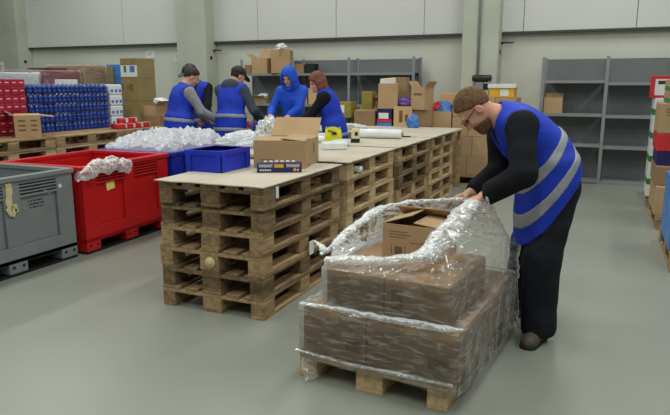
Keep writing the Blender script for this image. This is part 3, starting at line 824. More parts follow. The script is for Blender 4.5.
ribbon([(0.02, 1.10, 0.60), (0.03, 1.09, 0.35), (0.04, 1.10, 0.12), (0.07, 1.11, 0.03)], [0.05, 0.04, 0.05, 0.05], 161, n=60, parent=fo, amp=0.02, mtl='film')['label'] = 'film hanging at the rear corner'
ribbon([(-0.78, 0.24, 0.615), (-0.84, 0.30, 0.625), (-0.92, 0.36, 0.63)], [0.03, 0.018, 0.005], 171, n=40, parent=fo, amp=0.008)['label'] = 'thin wisp of film sticking out'

# ------------------------------------------------------------------ people
def V3(*a): return np.array(a, float)
def unit(v): v = np.asarray(v, float); return v / (np.linalg.norm(v) + 1e-12)
def ik(S, T, l1, l2, pole):
    d = T - S; L = min(np.linalg.norm(d), (l1 + l2) * 0.998); u = unit(d); T = S + u * L
    a = (l1 * l1 - l2 * l2 + L * L) / (2 * L); h = math.sqrt(max(l1 * l1 - a * a, 0))
    p = np.asarray(pole, float); p = unit(p - u * (p @ u))
    return S + u * a + p * h, T

def person(label, group, pelvis, yaw, lean, head, handL, handR, footL, footR, s=1.0, res=0.010, kit=None, poleL=None, poleR=None, spread=1.0, side_lean=0.0, fingerdir=None, curl=0.5):
    """head = (yaw, pitch down, roll); everything in metres and world space."""
    F = V3(math.cos(yaw), math.sin(yaw), 0); Lf = V3(-math.sin(yaw), math.cos(yaw), 0); U = V3(0, 0, 1)
    P = V3(*pelvis)
    def dirv(a, b=0.0): return unit(U * math.cos(a) + F * math.sin(a) + Lf * math.tan(b) * math.cos(a))
    b1, b2 = kit.get('bend', (0.6, 1.15))
    d1 = dirv(lean * b1, side_lean * 0.6); d2 = dirv(lean * b2, side_lean)
    W = P + d1 * 0.17 * s; C = W + d2 * 0.19 * s; Nk = C + d2 * 0.185 * s
    f2 = unit(F - d2 * (F @ d2)); l2 = np.cross(d2, f2); f1 = unit(F - d1 * (F @ d1)); l1 = np.cross(d1, f1)
    SL = C + d2 * 0.125 * s + l2 * 0.175 * s * spread; SR = C + d2 * 0.125 * s - l2 * 0.175 * s * spread
    hy, hp, hr = head
    hf0 = unit(math.cos(hy) * F + math.sin(hy) * Lf)
    hf = unit(hf0 * math.cos(hp) - U * math.sin(hp)); hu = unit(hf0 * math.sin(hp) + U * math.cos(hp)); hl = np.cross(hu, hf)
    hu, hl = unit(hu * math.cos(hr) + hl * math.sin(hr)), unit(hl * math.cos(hr) - hu * math.sin(hr))
    nd = unit(d2 * 0.6 + hu * 0.5 + f2 * 0.12 + F * kit.get('neckf', 0.0))
    H = Nk + nd * 0.075 * s + hu * 0.088 * s + hf * 0.025 * s          # head centre (between the ears)
    HR = np.stack([hf, hl, hu], 1).astype(np.float32)
    pl = -U * 0.8 - F * 0.4
    EL, WL = ik(SL, V3(*handL), 0.295 * s, 0.255 * s, pl + Lf * 0.5 if poleL is None else poleL)
    ER, WR = ik(SR, V3(*handR), 0.295 * s, 0.255 * s, pl - Lf * 0.5 if poleR is None else poleR)
    HL = P - U * 0.01 * s + Lf * 0.093 * s; HRr = P - U * 0.01 * s - Lf * 0.093 * s
    fL, fR = V3(*footL[:3]), V3(*footR[:3])
    aL, aR = fL + U * 0.095 * s, fR + U * 0.095 * s
    KL, aL2 = ik(HL, aL, 0.43 * s, 0.42 * s, F + 0.1 * Lf); KR, aR2 = ik(HRr, aR, 0.43 * s, 0.42 * s, F - 0.1 * Lf)
    R1 = np.stack([f1, l1, d1], 1).astype(np.float32); R2 = np.stack([f2, l2, d2], 1).astype(np.float32)
    fat = kit.get('fat', 1.0)

    def torso(p, g=0.0):
        d = ell(p, P + f1 * 0.0, (0.115 * s * fat + g, 0.165 * s * fat + g, 0.14 * s + g), R1)
        d = smin(d, ell(p, W + f1 * 0.008, (0.112 * s * fat + g, 0.148 * s * fat + g, 0.15 * s + g), R1), 0.06)
        d = smin(d, ell(p, C + f2 * 0.005, (0.122 * s * fat + g, 0.168 * s + g, 0.19 * s + g), R2), 0.06)
        d = smin(d, caps(p, SL - l2 * 0.02, SR + l2 * 0.02, 0.062 * s + g), 0.06)
        d = smin(d, caps(p, Nk - d2 * 0.06, Nk + nd * 0.02, 0.075 * s + g, 0.06 * s + g * 0.6), 0.05)
        return d
    def arm(p, S_, E_, W_, g=0.0, wr=0.031):
        d = caps(p, S_, E_, 0.056 * s + g, 0.044 * s + g)
        return smin(d, caps(p, E_, W_, 0.045 * s + g, wr * s + g), 0.02)
    def leg(p, h, k, a, g=0.0, bag=0.0):
        d = caps(p, h, k, 0.088 * s + g, 0.058 * s + g + bag)
        return smin(d, caps(p, k, a, 0.058 * s + g + bag, 0.042 * s + g + bag * 1.3), 0.04)

    def hand(p, E_, W_, sgn, fd=None, pn=None):
        hd = unit(W_ - E_) if fd is None else unit(fd)
        n = -U * 1.0 + (-sgn) * Lf * 0.2 if pn is None else V3(*pn)                        # palm normal
        n = unit(n - hd * (n @ hd)); sd = np.cross(n, hd) * sgn        # towards the thumb
        sd = unit(sd)
        if (sd @ (-sgn * Lf)) < 0: sd = -sd
        c = W_ + hd * 0.052 * s
        Rh = np.stack([hd, sd, n], 1).astype(np.float32)
        d = rbox(p, c, (0.05 * s, 0.040 * s, 0.014 * s), Rh, 0.0135 * s)
        d = smin(d, caps(p, W_ - hd * 0.03, W_ + hd * 0.015, 0.028 * s, 0.026 * s), 0.02)
        for i, (off, ln) in enumerate(((0.030, 0.074), (0.010, 0.082), (-0.011, 0.076), (-0.030, 0.060))):
            b = c + hd * 0.045 * s + sd * off * s; cu = curl * (0.8 + 0.12 * i)
            dd = hd; q = b
            for j, fr in enumerate((0.44, 0.32, 0.24)):
                ang = cu * (0.55, 1.0, 1.45)[j]
                dd = unit(hd * math.cos(ang) + n * math.sin(ang) + sd * off * 2.0)
                q2 = q + dd * ln * fr * s * 1.08
                r0, r1 = (0.0098 - 0.0009 * j) * s, (0.0092 - 0.0011 * j) * s
                d = smin(d, caps(p, q, q2, r0, r1), 0.004); q = q2
        tb = W_ + hd * 0.02 * s + sd * 0.026 * s; td = unit(hd * 0.7 + sd * 0.62 + n * 0.35)
        t1 = tb + td * 0.042 * s; td2 = unit(hd * 0.85 + sd * 0.15 + n * 0.5); t2 = t1 + td2 * 0.032 * s; t3 = t2 + unit(hd + n * 0.5) * 0.026 * s
        d = smin(d, caps(p, tb, t1, 0.014 * s, 0.0115 * s), 0.008); d = smin(d, caps(p, t1, t2, 0.0115 * s, 0.0105 * s), 0.004)
        return smin(d, caps(p, t2, t3, 0.0105 * s, 0.0085 * s), 0.004)

    hs = s * kit.get('head', 1.0)
    def hp_(a, b, c): return H + hf * a * hs + hl * b * hs + hu * c * hs
    def skull(p, g=0.0):
        d = ell(p, hp_(-0.008, 0, 0.032), (0.098 * hs + g, 0.077 * hs + g, 0.094 * hs + g), HR)
        d = smin(d, ell(p, hp_(0.030, 0, -0.045), (0.068 * hs + g, 0.060 * hs + g, 0.078 * hs + g), HR), 0.03)
        return d
    def face(p):
        d = skull(p)
        d = smin(d, ell(p, hp_(0.066, 0, -0.098), (0.028 * hs, 0.030 * hs, 0.022 * hs), HR), 0.025)      # chin
        for q in (1, -1):
            d = smax(d, -ell(p, hp_(0.102, q * 0.032, 0.006), (0.020 * hs, 0.019 * hs, 0.013 * hs), HR), 0.012)   # eye hollows
            d = smin(d, ell(p, hp_(0.066, q * 0.042, -0.030), (0.024 * hs, 0.018 * hs, 0.018 * hs), HR), 0.02)    # cheekbones
            e = ell(p, hp_(-0.008, q * 0.080, -0.010), (0.022 * hs, 0.010 * hs, 0.034 * hs), HR)                   # ears
            e = smax(e, -ell(p, hp_(-0.002, q * 0.092, -0.008), (0.011 * hs, 0.008 * hs, 0.019 * hs), HR), 0.004)
            d = smin(d, e, 0.008)
        d = smin(d, caps(p, hp_(0.086, -0.036, 0.026), hp_(0.086, 0.036, 0.026), 0.012 * hs), 0.014)               # brow
        d = smin(d, caps(p, hp_(0.094, 0, 0.012), hp_(0.114, 0, -0.030), 0.0095 * hs, 0.0145 * hs), 0.012)          # nose
        for q in (1, -1): d = smin(d, ell(p, hp_(0.102, q * 0.013, -0.034), (0.012 * hs, 0.009 * hs, 0.008 * hs), HR), 0.008)
        d = smin(d, caps(p, hp_(0.093, -0.018, -0.062), hp_(0.093, 0.018, -0.062), 0.0065 * hs), 0.006)
        d = smin(d, caps(p, hp_(0.091, -0.015, -0.074), hp_(0.091, 0.015, -0.074), 0.0072 * hs), 0.006)
        return d
    NB = Nk - d2 * 0.05 * s; NT = H - hu * 0.04 * s - hf * 0.022 * s
    def body(p):
        d = torso(p); d = smin(d, caps(p, NB, NT, 0.064 * s, 0.054 * s), 0.03); d = smin(d, face(p), 0.02)
        for (S_, E_, W_, g, fd) in ((SL, EL, WL, 1, (fingerdir or {}).get('L')), (SR, ER, WR, -1, (fingerdir or {}).get('R'))):
            d = smin(d, arm(p, S_, E_, W_, -0.002), 0.03); d = smin(d, hand(p, E_, W_, g, fd), 0.012)
        for (h_, k_, a_) in ((HL, KL, aL2), (HRr, KR, aR2)):
            d = smin(d, leg(p, h_, k_, a_, -0.004), 0.03)
        return d
    allp = np.stack([P, W, C, Nk, SL, SR, EL, ER, WL, WR, KL, KR, aL2, aR2, H])
    ext = 0.27
    lo, hi = allp.min(0) - ext, allp.max(0) + ext; lo[2] = 0.0
    root = thing('person', label, 'person', (P[0], P[1], 0.0), 0.0, group)
    inv = Matrix.Translation((-P[0], -P[1], 0.0))
    def mk(name, fn, l, h, r, m, par=None, it=1):
        o = sdf_mesh(name, fn, l, h, r, m, par or root, it)
        if par is None: o.matrix_parent_inverse = Matrix.Identity(4); o.location = (-P[0], -P[1], 0)
        return o
    mk('body', body, lo, hi, res, M['skin'])
    tl = np.stack([P, W, C, Nk, SL, SR]); 
    # ---- clothes
    def fold(p, amp, fr, seed):
        return amp * noise3(p, seed, fr, 3).astype(np.float32)
    top = kit['top']
    nk_c = Nk + nd * 0.025 * s
    def sweater(p):
        d = torso(p, 0.014)
        for (S_, E_, W_) in ((SL, EL, WL), (SR, ER, WR)):
            u_ = unit(W_ - E_); a = arm(p, S_, E_, W_, kit.get('sleeve', 0.015), 0.036)
            a = smax(a, ((p - (W_ - u_ * 0.005 * s).astype(np.float32)) @ u_.astype(np.float32)), 0.006)
            d = smin(d, a, 0.035)
        d = d + fold(p, 0.0045, 11, 3)
        d = smax(d, ((p - nk_c.astype(np.float32)) @ nd.astype(np.float32)), 0.01)
        hem = (P - d1 * 0.13 * s).astype(np.float32)
        return smax(d, -((p - hem) @ d1.astype(np.float32)), 0.01)
    mk('sweater' if not kit.get('jacket') else 'jacket', sweater, np.minimum(lo, lo), hi, max(res, 0.008), M[top])
    def trousers(p):
        d = ell(p, P + f1 * 0.0, (0.128 * s * fat, 0.176 * s * fat, 0.15 * s), R1)
        for (h_, k_, a_) in ((HL, KL, aL2), (HRr, KR, aR2)):
            l = leg(p, h_, k_, a_, 0.016, kit.get('bag', 0.018)); l = smax(l, (a_[2] - 0.055 * s) - p[:, 2], 0.008); d = smin(d, l, 0.035)
        if kit.get('cargo'):
            for (h_, k_, sg) in ((HL, KL, 1), (HRr, KR, -1)):
                c = h_ * 0.36 + k_ * 0.64 + Lf * sg * 0.078 * s; ax = unit(h_ - k_); ff = unit(F - ax * (F @ ax))
                Rr = np.stack([ff, np.cross(ax, ff), ax], 1).astype(np.float32)
                d = smin(d, rbox(p, c, (0.07 * s, 0.026 * s, 0.085 * s), Rr, 0.012), 0.012)
        d = d + fold(p, 0.006, 9, 5)
        return smax(d, ((p - (P + d1 * 0.10 * s).astype(np.float32)) @ d1.astype(np.float32)), 0.01)
    tlo = np.minimum(lo, lo); thi = hi.copy(); thi[2] = P[2] + 0.25
    mk('trousers', trousers, tlo, thi, max(res, 0.008), M[kit.get('legs', 'trouser')])
    for nm, a_, ft, k_ in (('L', aL2, footL, KL), ('R', aR2, footR, KR)):
        toe = ft[3] if len(ft) > 3 else yaw
        tf = V3(math.cos(toe), math.sin(toe), 0); tlv = V3(-tf[1], tf[0], 0)
        base = V3(a_[0], a_[1], ft[2])
        def shoe(p):
            d = caps(p, base - tf * 0.035 * s + U * 0.045 * s, base + tf * 0.13 * s + U * 0.036 * s, 0.044 * s, 0.040 * s)
            d = smin(d, ell(p, base + tf * 0.125 * s + U * 0.036 * s, (0.062 * s, 0.050 * s, 0.046 * s), np.stack([tf, tlv, U], 1).astype(np.float32)), 0.02)
            d = smin(d, caps(p, base + U * 0.06 * s, base + U * 0.15 * s, 0.050 * s, 0.054 * s), 0.03)
            d = smax(d, p[:, 2] - (ft[2] + 0.155 * s), 0.008)
            return smax(d, (ft[2] + 0.016) - p[:, 2], 0.004)
        def sole(p):
            d = smin(caps(p, base - tf * 0.035 * s, base + tf * 0.14 * s, 0.050 * s, 0.053 * s), 1e3 + 0 * p[:, 0], 0.001)
            return np.maximum(np.maximum(d, p[:, 2] - (ft[2] + 0.022)), (ft[2] + 0.001) - p[:, 2])
        c = base; l_, h_ = c - 0.24, c + 0.24; l_[2] = ft[2] - 0.02; h_[2] = ft[2] + 0.2
        so = mk('shoe', shoe, l_, h_, 0.007, M[kit.get('shoe', 'boot')])
        o2 = sdf_mesh('sole', sole, l_, h_, 0.007, M['sole'], so, 0)
    if kit.get('vest'):
        vb = kit.get('vestbag', 0.03); hemd = kit.get('hem', 0.20)
        ax = unit(W + d2 * 0.02 - (P)); HB = P - d1 * hemd * s; tilt = kit.get('hemtilt', 0.0)
        hn = unit(d1 + f1 * tilt)
        def vestfn(p, g=0.0):
            d = torso(p, vb + g)
            av = unit(d1 * (1 - kit.get('hang', 0.0)) + U * kit.get('hang', 0.0)); fv = unit(f1 - av * (f1 @ av)); lv = np.cross(av, fv)
            q = P - av * (hemd - 0.02 + 0.12 * kit.get('hang', 0.0)) * s + fv * 0.05 * kit.get('hang', 0.0)
            R = np.stack([fv, lv, av], 1).astype(np.float32)
            # hanging skirt of the vest: elliptic tube down to the hem
            x = (p - q.astype(np.float32)) @ R
            sk = kit.get('skirt', 1.0)
            e = np.sqrt((x[:, 0] / (0.152 * s * fat * sk + g)) ** 2 + (x[:, 1] / (0.205 * s * fat * sk + g)) ** 2)
            tube = (e - 1) * 0.155 * s
            tube = smax(tube, x[:, 2] - (hemd + 0.16 + 0.12 * kit.get('hang', 0.0)) * s, 0.05); tube = smax(tube, -x[:, 2] - (0.05 + 0.2 * kit.get('hemtilt', 0.0)), 0.01)
            d = smin(d, tube, 0.05)
            for (S_, E_, sg) in ((SL, EL, 1), (SR, ER, -1)):
                # arm holes
                d = smax(d, -caps(p, S_ - d2 * 0.015 * s + l2 * sg * 0.012, S_ + unit(E_ - S_) * 0.12 * s + l2 * sg * 0.05, 0.088 * s - g, 0.082 * s - g), 0.012)
            d = smax(d, -caps(p, Nk + f2 * 0.03 * s + d2 * 0.02, Nk + d2 * 0.2, 0.080 * s), 0.012)
            if kit.get('vneck', True):
                for tt in (0.0, 0.5, 1.0):
                    d = smax(d, -caps(p, Nk + f2 * (0.06 + 0.06 * tt) * s - d2 * 0.14 * tt * s, Nk + f2 * 0.30 * s - d2 * 0.05 * tt * s, (0.05 - 0.03 * tt) * s), 0.01)
            d = d + fold(p, kit.get('vfold', 0.006), 7, 9)
            return smax(d, -((p - HB.astype(np.float32)) @ hn.astype(np.float32)), 0.008)
        vl, vh = allp[[0, 1, 2, 3, 4, 5]].min(0) - 0.36, allp[[0, 1, 2, 3, 4, 5]].max(0) + 0.30
        vo = mk('vest', vestfn, vl, vh, max(res, 0.009), M['vest'])
        for t0 in kit.get('bands', (0.02, 0.17)):
            cb = (P - d1 * hemd * s + d1 * t0 * s)
            def band(p):
                d = vestfn(p, 0.004); x = (p - cb.astype(np.float32)) @ hn.astype(np.float32)
                return np.maximum(np.maximum(d, np.abs(x) - 0.026 * s), -vestfn(p, -0.012))
            sdf_mesh('reflective_stripe', band, vl, vh, max(res * 0.8, 0.007), M['reflect'], vo, 1)
    if kit.get('hood_down'):
        def hd_(p):
            d = ell(p, Nk - f2 * 0.075 * s + d2 * 0.0, (0.06 * s, 0.125 * s, 0.085 * s), R2)
            d = smin(d, caps(p, Nk - l2 * 0.09 + f2 * 0.02, Nk + l2 * 0.09 + f2 * 0.02, 0.035), 0.05)
            return d + fold(p, 0.006, 12, 21)
        mk('hood', hd_, Nk - 0.25, Nk + 0.25, max(res, 0.009), M[top])
    # ---- head
    l_, h_ = H - 0.26, H + 0.26
    hair = kit.get('hair')
    def plane(p, a, b, c, nx, ny, nz): # positive on the n side of a head-space point
        n_ = unit(hf * nx + hl * ny + hu * nz)
        return (p - hp_(a, b, c).astype(np.float32)) @ n_.astype(np.float32)
    if hair == 'short':
        def hf_(p):
            d = skull(p, 0.010) + fold(p, 0.003, 40, 31)
            d = smax(d, -plane(p, 0.062, 0, 0.066, -0.62, 0, 0.78), 0.012)      # hairline over the brow
            d2_ = plane(p, -0.010, 0, -0.035, -0.55, 0, 0.83)
            return smax(d, -np.minimum(np.maximum(d2_, plane(p, -0.045, 0, -0.05, -1, 0, 0.4)), d2_ + 0.02), 0.01)
        mk('hair', hf_, l_, h_, 0.006, M[kit['haircol']])
    elif hair == 'long':
        def hf_(p):
            d = skull(p, 0.020)
            d = smin(d, ell(p, hp_(-0.045, 0, -0.09), (0.065 * hs, 0.092 * hs, 0.13 * hs), HR), 0.04)
            for q in (1, -1): d = smin(d, caps(p, hp_(0.01, q * 0.075, 0.0), hp_(0.02, q * 0.082, -0.16), 0.030, 0.022), 0.03)
            d = d + fold(p, 0.006, 26, 33)
            return smax(d, -ell(p, hp_(0.135, 0, -0.045), (0.125 * hs, 0.096 * hs, 0.120 * hs), HR), 0.012)
        mk('hair', hf_, l_, h_, 0.007, M[kit['haircol']])
    elif hair == 'nape':
        def hf_(p):
            d = skull(p, 0.008) + fold(p, 0.003, 40, 31)
            d = smax(d, plane(p, 0.0, 0, 0.0, 1, 0, -0.5), 0.01)
            return smax(d, -plane(p, 0, 0, -0.055, 0, 0, 1), 0.01)
        mk('hair', hf_, l_, h_, 0.007, M[kit['haircol']])
    if kit.get('beard'):
        def bd(p):
            d = skull(p, 0.011); d = smin(d, ell(p, hp_(0.070, 0, -0.108), (0.036 * hs, 0.042 * hs, 0.038 * hs), HR), 0.03)
            d = d + fold(p, 0.002, 60, 35)
            up = plane(p, 0.10, 0, -0.050, -0.25, 0, 1)
            d = smax(d, up, 0.008); d = smax(d, plane(p, -0.002, 0, 0, -1, 0, 0.0), 0.01)
            return smax(d, -caps(p, hp_(0.085, -0.018, -0.068), hp_(0.125, 0.0, -0.068), 0.012 * hs), 0.006)
        mk('beard', bd, l_, h_, 0.006, M['beard'])
    for q in (1, -1):
        b_ = MB(); c_ = hp_(0.083, q * 0.032, 0.006)
        b_.lathe([(0.002, -0.011), (0.008, -0.008), (0.0115, 0), (0.008, 0.008), (0.002, 0.011)], 10, c_)
        e_ = b_.build('eye', M['eye'], root); e_.location = (-P[0], -P[1], 0)
    if kit.get('glasses'):
        b_ = MB(); rr = 0.0022
        for q in (1, -1):
            ring_ = [hp_(0.112, q * 0.034 + 0.024 * math.cos(t), 0.004 + 0.018 * math.sin(t)) for t in np.linspace(0, 2 * PI, 17)]
            b_.tube(ring_, rr, 6)
            b_.tube([hp_(0.112, q * 0.058, 0.010), hp_(0.06, q * 0.076, 0.012), hp_(-0.004, q * 0.083, 0.012), hp_(-0.02, q * 0.083, -0.005)], 0.0026, 6)
        b_.tube([hp_(0.112, -0.011, 0.008), hp_(0.116, 0, 0.011), hp_(0.112, 0.011, 0.008)], rr, 6)
        g_ = b_.build('glasses', M['black'], root); g_.location = (-P[0], -P[1], 0)
    if kit.get('cap'):
        cy = kit.get('capyaw', 0.0)
        cf = unit(hf * math.cos(cy) + hl * math.sin(cy)); cl = np.cross(hu, cf)
        def cp(p):
            d = skull(p, 0.018); d = smax(d, -plane(p, 0, 0, 0.040, -0.12, 0, 1), 0.006); return d
        co = mk('cap', cp, l_, h_, 0.007, M['black' if kit['cap'] == 'black' else 'hairdark'])
        Rb = np.stack([cf, cl, hu], 1).astype(np.float32)
        def brim(p):
            c = H + cf * 0.112 * hs + hu * 0.050 * hs
            return np.maximum(ell(p, c, (0.088, 0.074, 0.05), Rb), np.abs((p - (c + 0).astype(np.float32)) @ unit(hu + cf * 0.25).astype(np.float32)) - 0.006)
        sdf_mesh('brim', brim, l_, h_, 0.006, M['black' if kit['cap'] == 'black' else 'hairdark'], co, 1)
    if kit.get('hood_up'):
        def hu_(p):
            d = skull(p, 0.030); d = smin(d, caps(p, Nk - d2 * 0.02, H - hu * 0.05, 0.125 * s, 0.11 * s), 0.06)
            d = d + fold(p, 0.004, 14, 41)
            return smax(d, -ell(p, hp_(0.115, 0, -0.025), (0.085 * hs, 0.068 * hs, 0.105 * hs), HR), 0.012)
        mk('hood', hu_, H - 0.32, H + 0.28, 0.008, M[top])
    return root, dict(SL=SL, SR=SR, EL=EL, ER=ER, WL=WL, WR=WR, H=H, Nk=Nk)

GP = 'people sorting goods at the back'
YM = math.radians(207)
man, jm = person('bearded man in glasses and blue vest bending over the wrapped pallet, holding film', None,
    (-0.25, 3.78, 0.925), YM, math.radians(41), (math.radians(-8), math.radians(60), 0.0),
    (-0.585, 3.40, 0.888), (-0.70, 3.62, 0.865), (-0.275, 3.63, 0.0, math.radians(254)), (-0.44, 4.02, 0.0, math.radians(240)),
    s=0.98, res=0.0065, poleL=(0.5, -0.5, -0.6), poleR=(0.3, 0.3, -0.8),
    fingerdir=dict(L=(-0.9, -0.05, -0.42), R=(-0.85, -0.35, -0.3)), curl=0.65,
    kit=dict(top='blackcloth', vest=True, vestbag=0.03, hem=0.05, bands=(0.12, 0.28), hair='short', hang=1.0, haircol='hairbrown', beard=True, glasses=True, cargo=True, fat=1.08,
             hemtilt=0.85, bend=(0.38, 1.26), neckf=0.65, sleeve=0.026, skirt=1.03, bag=0.034))
person('person with grey sweater sleeves and dark hair, blue vest seen from behind', GP,
    (-5.24, 6.74, 0.93), math.radians(62), math.radians(12), (math.radians(-12), math.radians(30), 0),
    (-5.10, 7.20, 1.02), (-4.82, 7.02, 1.03), (-5.30, 6.80, 0), (-5.12, 6.66, 0), s=1.0, res=0.012,
    kit=dict(top='greycloth', vest=True, vneck=False, hem=0.22, bands=(0.15, 0.32), hair='short', haircol='hairdark', fat=1.16))
person('person in black cap and dark jacket with vest, behind the grey sleeved person', GP,
    (-5.55, 7.62, 0.96), math.radians(-70), math.radians(10), (math.radians(-40), math.radians(25), 0),
    (-5.2, 7.25, 1.05), (-5.6, 7.22, 1.03), (-5.48, 7.62, 0), (-5.68, 7.6, 0), s=1.02, res=0.012,
    kit=dict(top='blackcloth', jacket=True, vest=True, hem=0.20, bands=(0.06, 0.24), hair='nape', haircol='hairdark', cap='black'))
person('person in dark grey hoodie and dark cap, blue vest seen from behind', GP,
    (-4.62, 7.05, 0.94), math.radians(100), math.radians(10), (math.radians(-35), math.radians(32), 0),
    (-4.72, 7.42, 1.0), (-4.35, 7.38, 1.02), (-4.72, 7.08, 0), (-4.52, 7.06, 0), s=1.0, res=0.012,
    kit=dict(top='darkgrey', vest=True, vneck=False, hem=0.22, bands=(0.18, 0.36), hair='nape', haircol='hairdark', cap='dark', hood_down=True, fat=1.04))
person('person in bright blue hooded jacket with the hood up, looking down at their hands', GP,
    (-3.92, 7.52, 0.955), math.radians(-70), math.radians(9), (math.radians(-20), math.radians(28), 0),
    (-3.78, 7.12, 1.09), (-4.04, 7.10, 1.09), (-3.85, 7.5, 0), (-4.03, 7.48, 0), s=0.95, res=0.012, spread=0.9,
    kit=dict(top='bluejacket', jacket=True, hood_up=True, fat=1.0))
person('person with long auburn hair, black sleeves and blue vest, facing left', GP,
    (-3.14, 7.18, 0.90), math.radians(194), math.radians(16), (math.radians(24), math.radians(24), 0),
    (-3.60, 6.98, 1.02), (-3.50, 7.3, 1.02), (-3.14, 7.06, 0), (-3.14, 7.26, 0), s=0.95, res=0.012,
    kit=dict(top='blackcloth', vest=True, vneck=False, hem=0.20, bands=(0.16,), hair='long', haircol='hairred'))

# ------------------------------------------------------------------ racks along the back wall
def rack(label, xs, y0, y1, H, levels, loc_parts=None, back=True):
    """xs: post positions; levels[i]: shelf heights of bay i."""
    cx = (xs[0] + xs[-1]) / 2
    t = thing('shelf_rack', label, 'shelf', (cx, (y0 + y1) / 2, 0))
    a, b = y0 - (y0 + y1) / 2, y1 - (y0 + y1) / 2
    for x in xs:
        for y in (a, b):
            p = MB(); X = x - cx; w = 0.024; th = 0.003
            p.box(X - w, X + w, y - th, y + th, 0, H)
            p.box(X - w, X - w + th, y + (th if y < 0 else -0.034), y + (0.034 if y < 0 else -th), 0, H)
            o = p.build('post', M['steel'], t)
    for i, (xa, xb) in enumerate(zip(xs, xs[1:])):
        for z in levels[i]:
            s = MB(); A, B = xa - cx + 0.026, xb - cx - 0.026
            s.box(A, B, a + 0.004, b - 0.004, z - 0.004, z)
            s.box(A, B, a + 0.001, a + 0.004, z - 0.042, z); s.box(A, B, b - 0.004, b - 0.001, z - 0.042, z)
            s.build('shelf_board', M['steel'], t)
        if back:
            MB().box(xa - cx + 0.02, xb - cx - 0.02, b + 0.004, b + 0.007, 0.03, H - 0.02).build('back_panel', M['steeldark'], t)
    return t
rack('grey steel rack standing right of the bending man, nearly empty', [-0.95, -0.045, 0.86], 10.16, 10.60, 1.91,
     [[0.055, 0.60, 1.06, 1.56], [0.045, 0.58, 1.045, 1.53]])
rack('grey steel rack standing behind the hooded person', [-6.37, -5.28, -4.19, -3.02], 10.16, 10.60, 1.96,
     [[0.10, 0.62, 1.15, 1.70], [0.10, 0.62, 1.15, 1.70], [0.10, 0.62, 1.15, 1.70]])
GR = 'cartons on the left rack'
carton('open empty brown carton on the second shelf of the right rack', (-0.78, 10.33, 1.061), (0.27, 0.26, 0.24), 0.0, 'card', openf=[('B', 1.0, 0.08), ('L', 0.3, 0.1)])
carton('large brown carton on top shelf of the rack, under the white bag', (-5.60, 10.34, 1.701), (0.36, 0.38, 0.42), 0.35, 'card', group=GR)
carton('open brown carton on top shelf of rack, left of the largest one', (-6.02, 10.36, 1.701), (0.32, 0.34, 0.28), 0.1, 'card', openf=[('L', 0.6, 0.15), ('B', 1.2, 0.2)], group=GR)
carton('flat dark brown carton at the left end of the top shelf', (-6.27, 10.36, 1.701), (0.14, 0.3, 0.16), 0.0, 'carddark', group=GR)
carton('small brown carton with black end on top shelf behind the hood', (-5.22, 10.36, 1.701), (0.22, 0.25, 0.16), 0.0, 'carddark', group=GR)
tag(MB().box(-0.09, 0.09, -0.1, 0.1, 0, 0.17).build('black_case', M['black'], bevel=0.01), 'small black case on the top shelf right of the hood', 'case').location = (-4.99, 10.34, 1.701)
crumple('white_bag', 'crumpled white bag on top of the large rack carton', 'bag', (-5.62, 10.34, 2.122), 0.11, 0.1, 0.07, M['bagwhite'], 81, 40)
carton('open brown tray carton with paper on the middle shelf left of the hooded person', (-6.10, 10.36, 1.151), (0.34, 0.3, 0.09), 0.1, 'card', openf=[('F', 0.6, 0.1), ('L', 0.5, 0.1)], group=GR)
crumple('crumpled_paper', 'crumpled white paper in the tray carton on the middle shelf', 'paper', (-6.02, 10.36, 1.24), 0.09, 0.09, 0.055, M['bagwhite'], 83, 36)
carton('pinkish brown carton on middle shelf, left of two between the people', (-5.12, 10.36, 1.151), (0.16, 0.28, 0.27), 0.0, 'card', group=GR)
carton('pinkish brown carton on middle shelf, right of two beside the auburn hair', (-4.90, 10.36, 1.151), (0.22, 0.28, 0.28), 0.0, 'cardpale', group=GR)

# ------------------------------------------------------------------ goods stacked along the left
def plain(name, label, cat, c, dims, m, rz=0.0, group=None, bevel=0.006):
    o = MB().box(-dims[0] / 2, dims[0] / 2, -dims[1] / 2, dims[1] / 2, 0, dims[2]).build(name, m, bevel=bevel)
    o.location = c; o.rotation_euler[2] = rz
    return tag(o, label, cat, group)
# blue bottles: one lathe, copied
b = MB()
b.lathe([(0.030, 0), (0.036, 0.006), (0.036, 0.045), (0.032, 0.052), (0.036, 0.060), (0.036, 0.085), (0.028, 0.104), (0.014, 0.114), (0.013, 0.118)], 12)
b.lathe([(0.016, 0.116), (0.016, 0.128), (0.014, 0.1285)], 10, mi=1)
b0 = None
for k in range(5):
    for i in range(18):
        for j in range(3):
            if b0 is None:
                b0 = b.build('blue_bottle', [M['bottleblue'], M['cap']]); o = b0
                tag(o, 'small blue bottle in the block of stacked blue bottles', 'bottle', 'blue bottles stacked on the left pallets')
            else:
                o = b0.copy(); COL.objects.link(o)
            o.location = (-6.87 - 0.078 * j + random.uniform(-0.003, 0.003), 5.825 + 0.0775 * i + random.uniform(-0.003, 0.003), 0.864 + 0.1288 * k)
for k in range(1, 5):     # thin card between the layers
    pass
# red drink packs
rp = thing('drink_pack', 'red shrink-wrapped drink pack in the red stack at the left edge', 'pack', group='red drink packs')
MB().box(-0.1, 0.1, -0.052, 0.052, 0, 0.099).build('body', M['redpack'], rp, bevel=0.006)
q = MB().box(0.1, 0.1012, -0.026, 0.026, 0.052, 0.062); q.build('white_band', M['white'], rp)
q = MB().box(0.1, 0.1012, -0.048, 0.048, 0.086, 0.094); q.build('film_edge', M['pinkpack'], rp)
first = True
for k in range(7):
    for i in range(7):
        loc = (-6.95 + random.uniform(-0.006, 0.006), 5.06 + 0.1065 * i, 0.864 + 0.1 * k)
        if first: rp.location = loc; first = False
        else: dup(rp, loc)
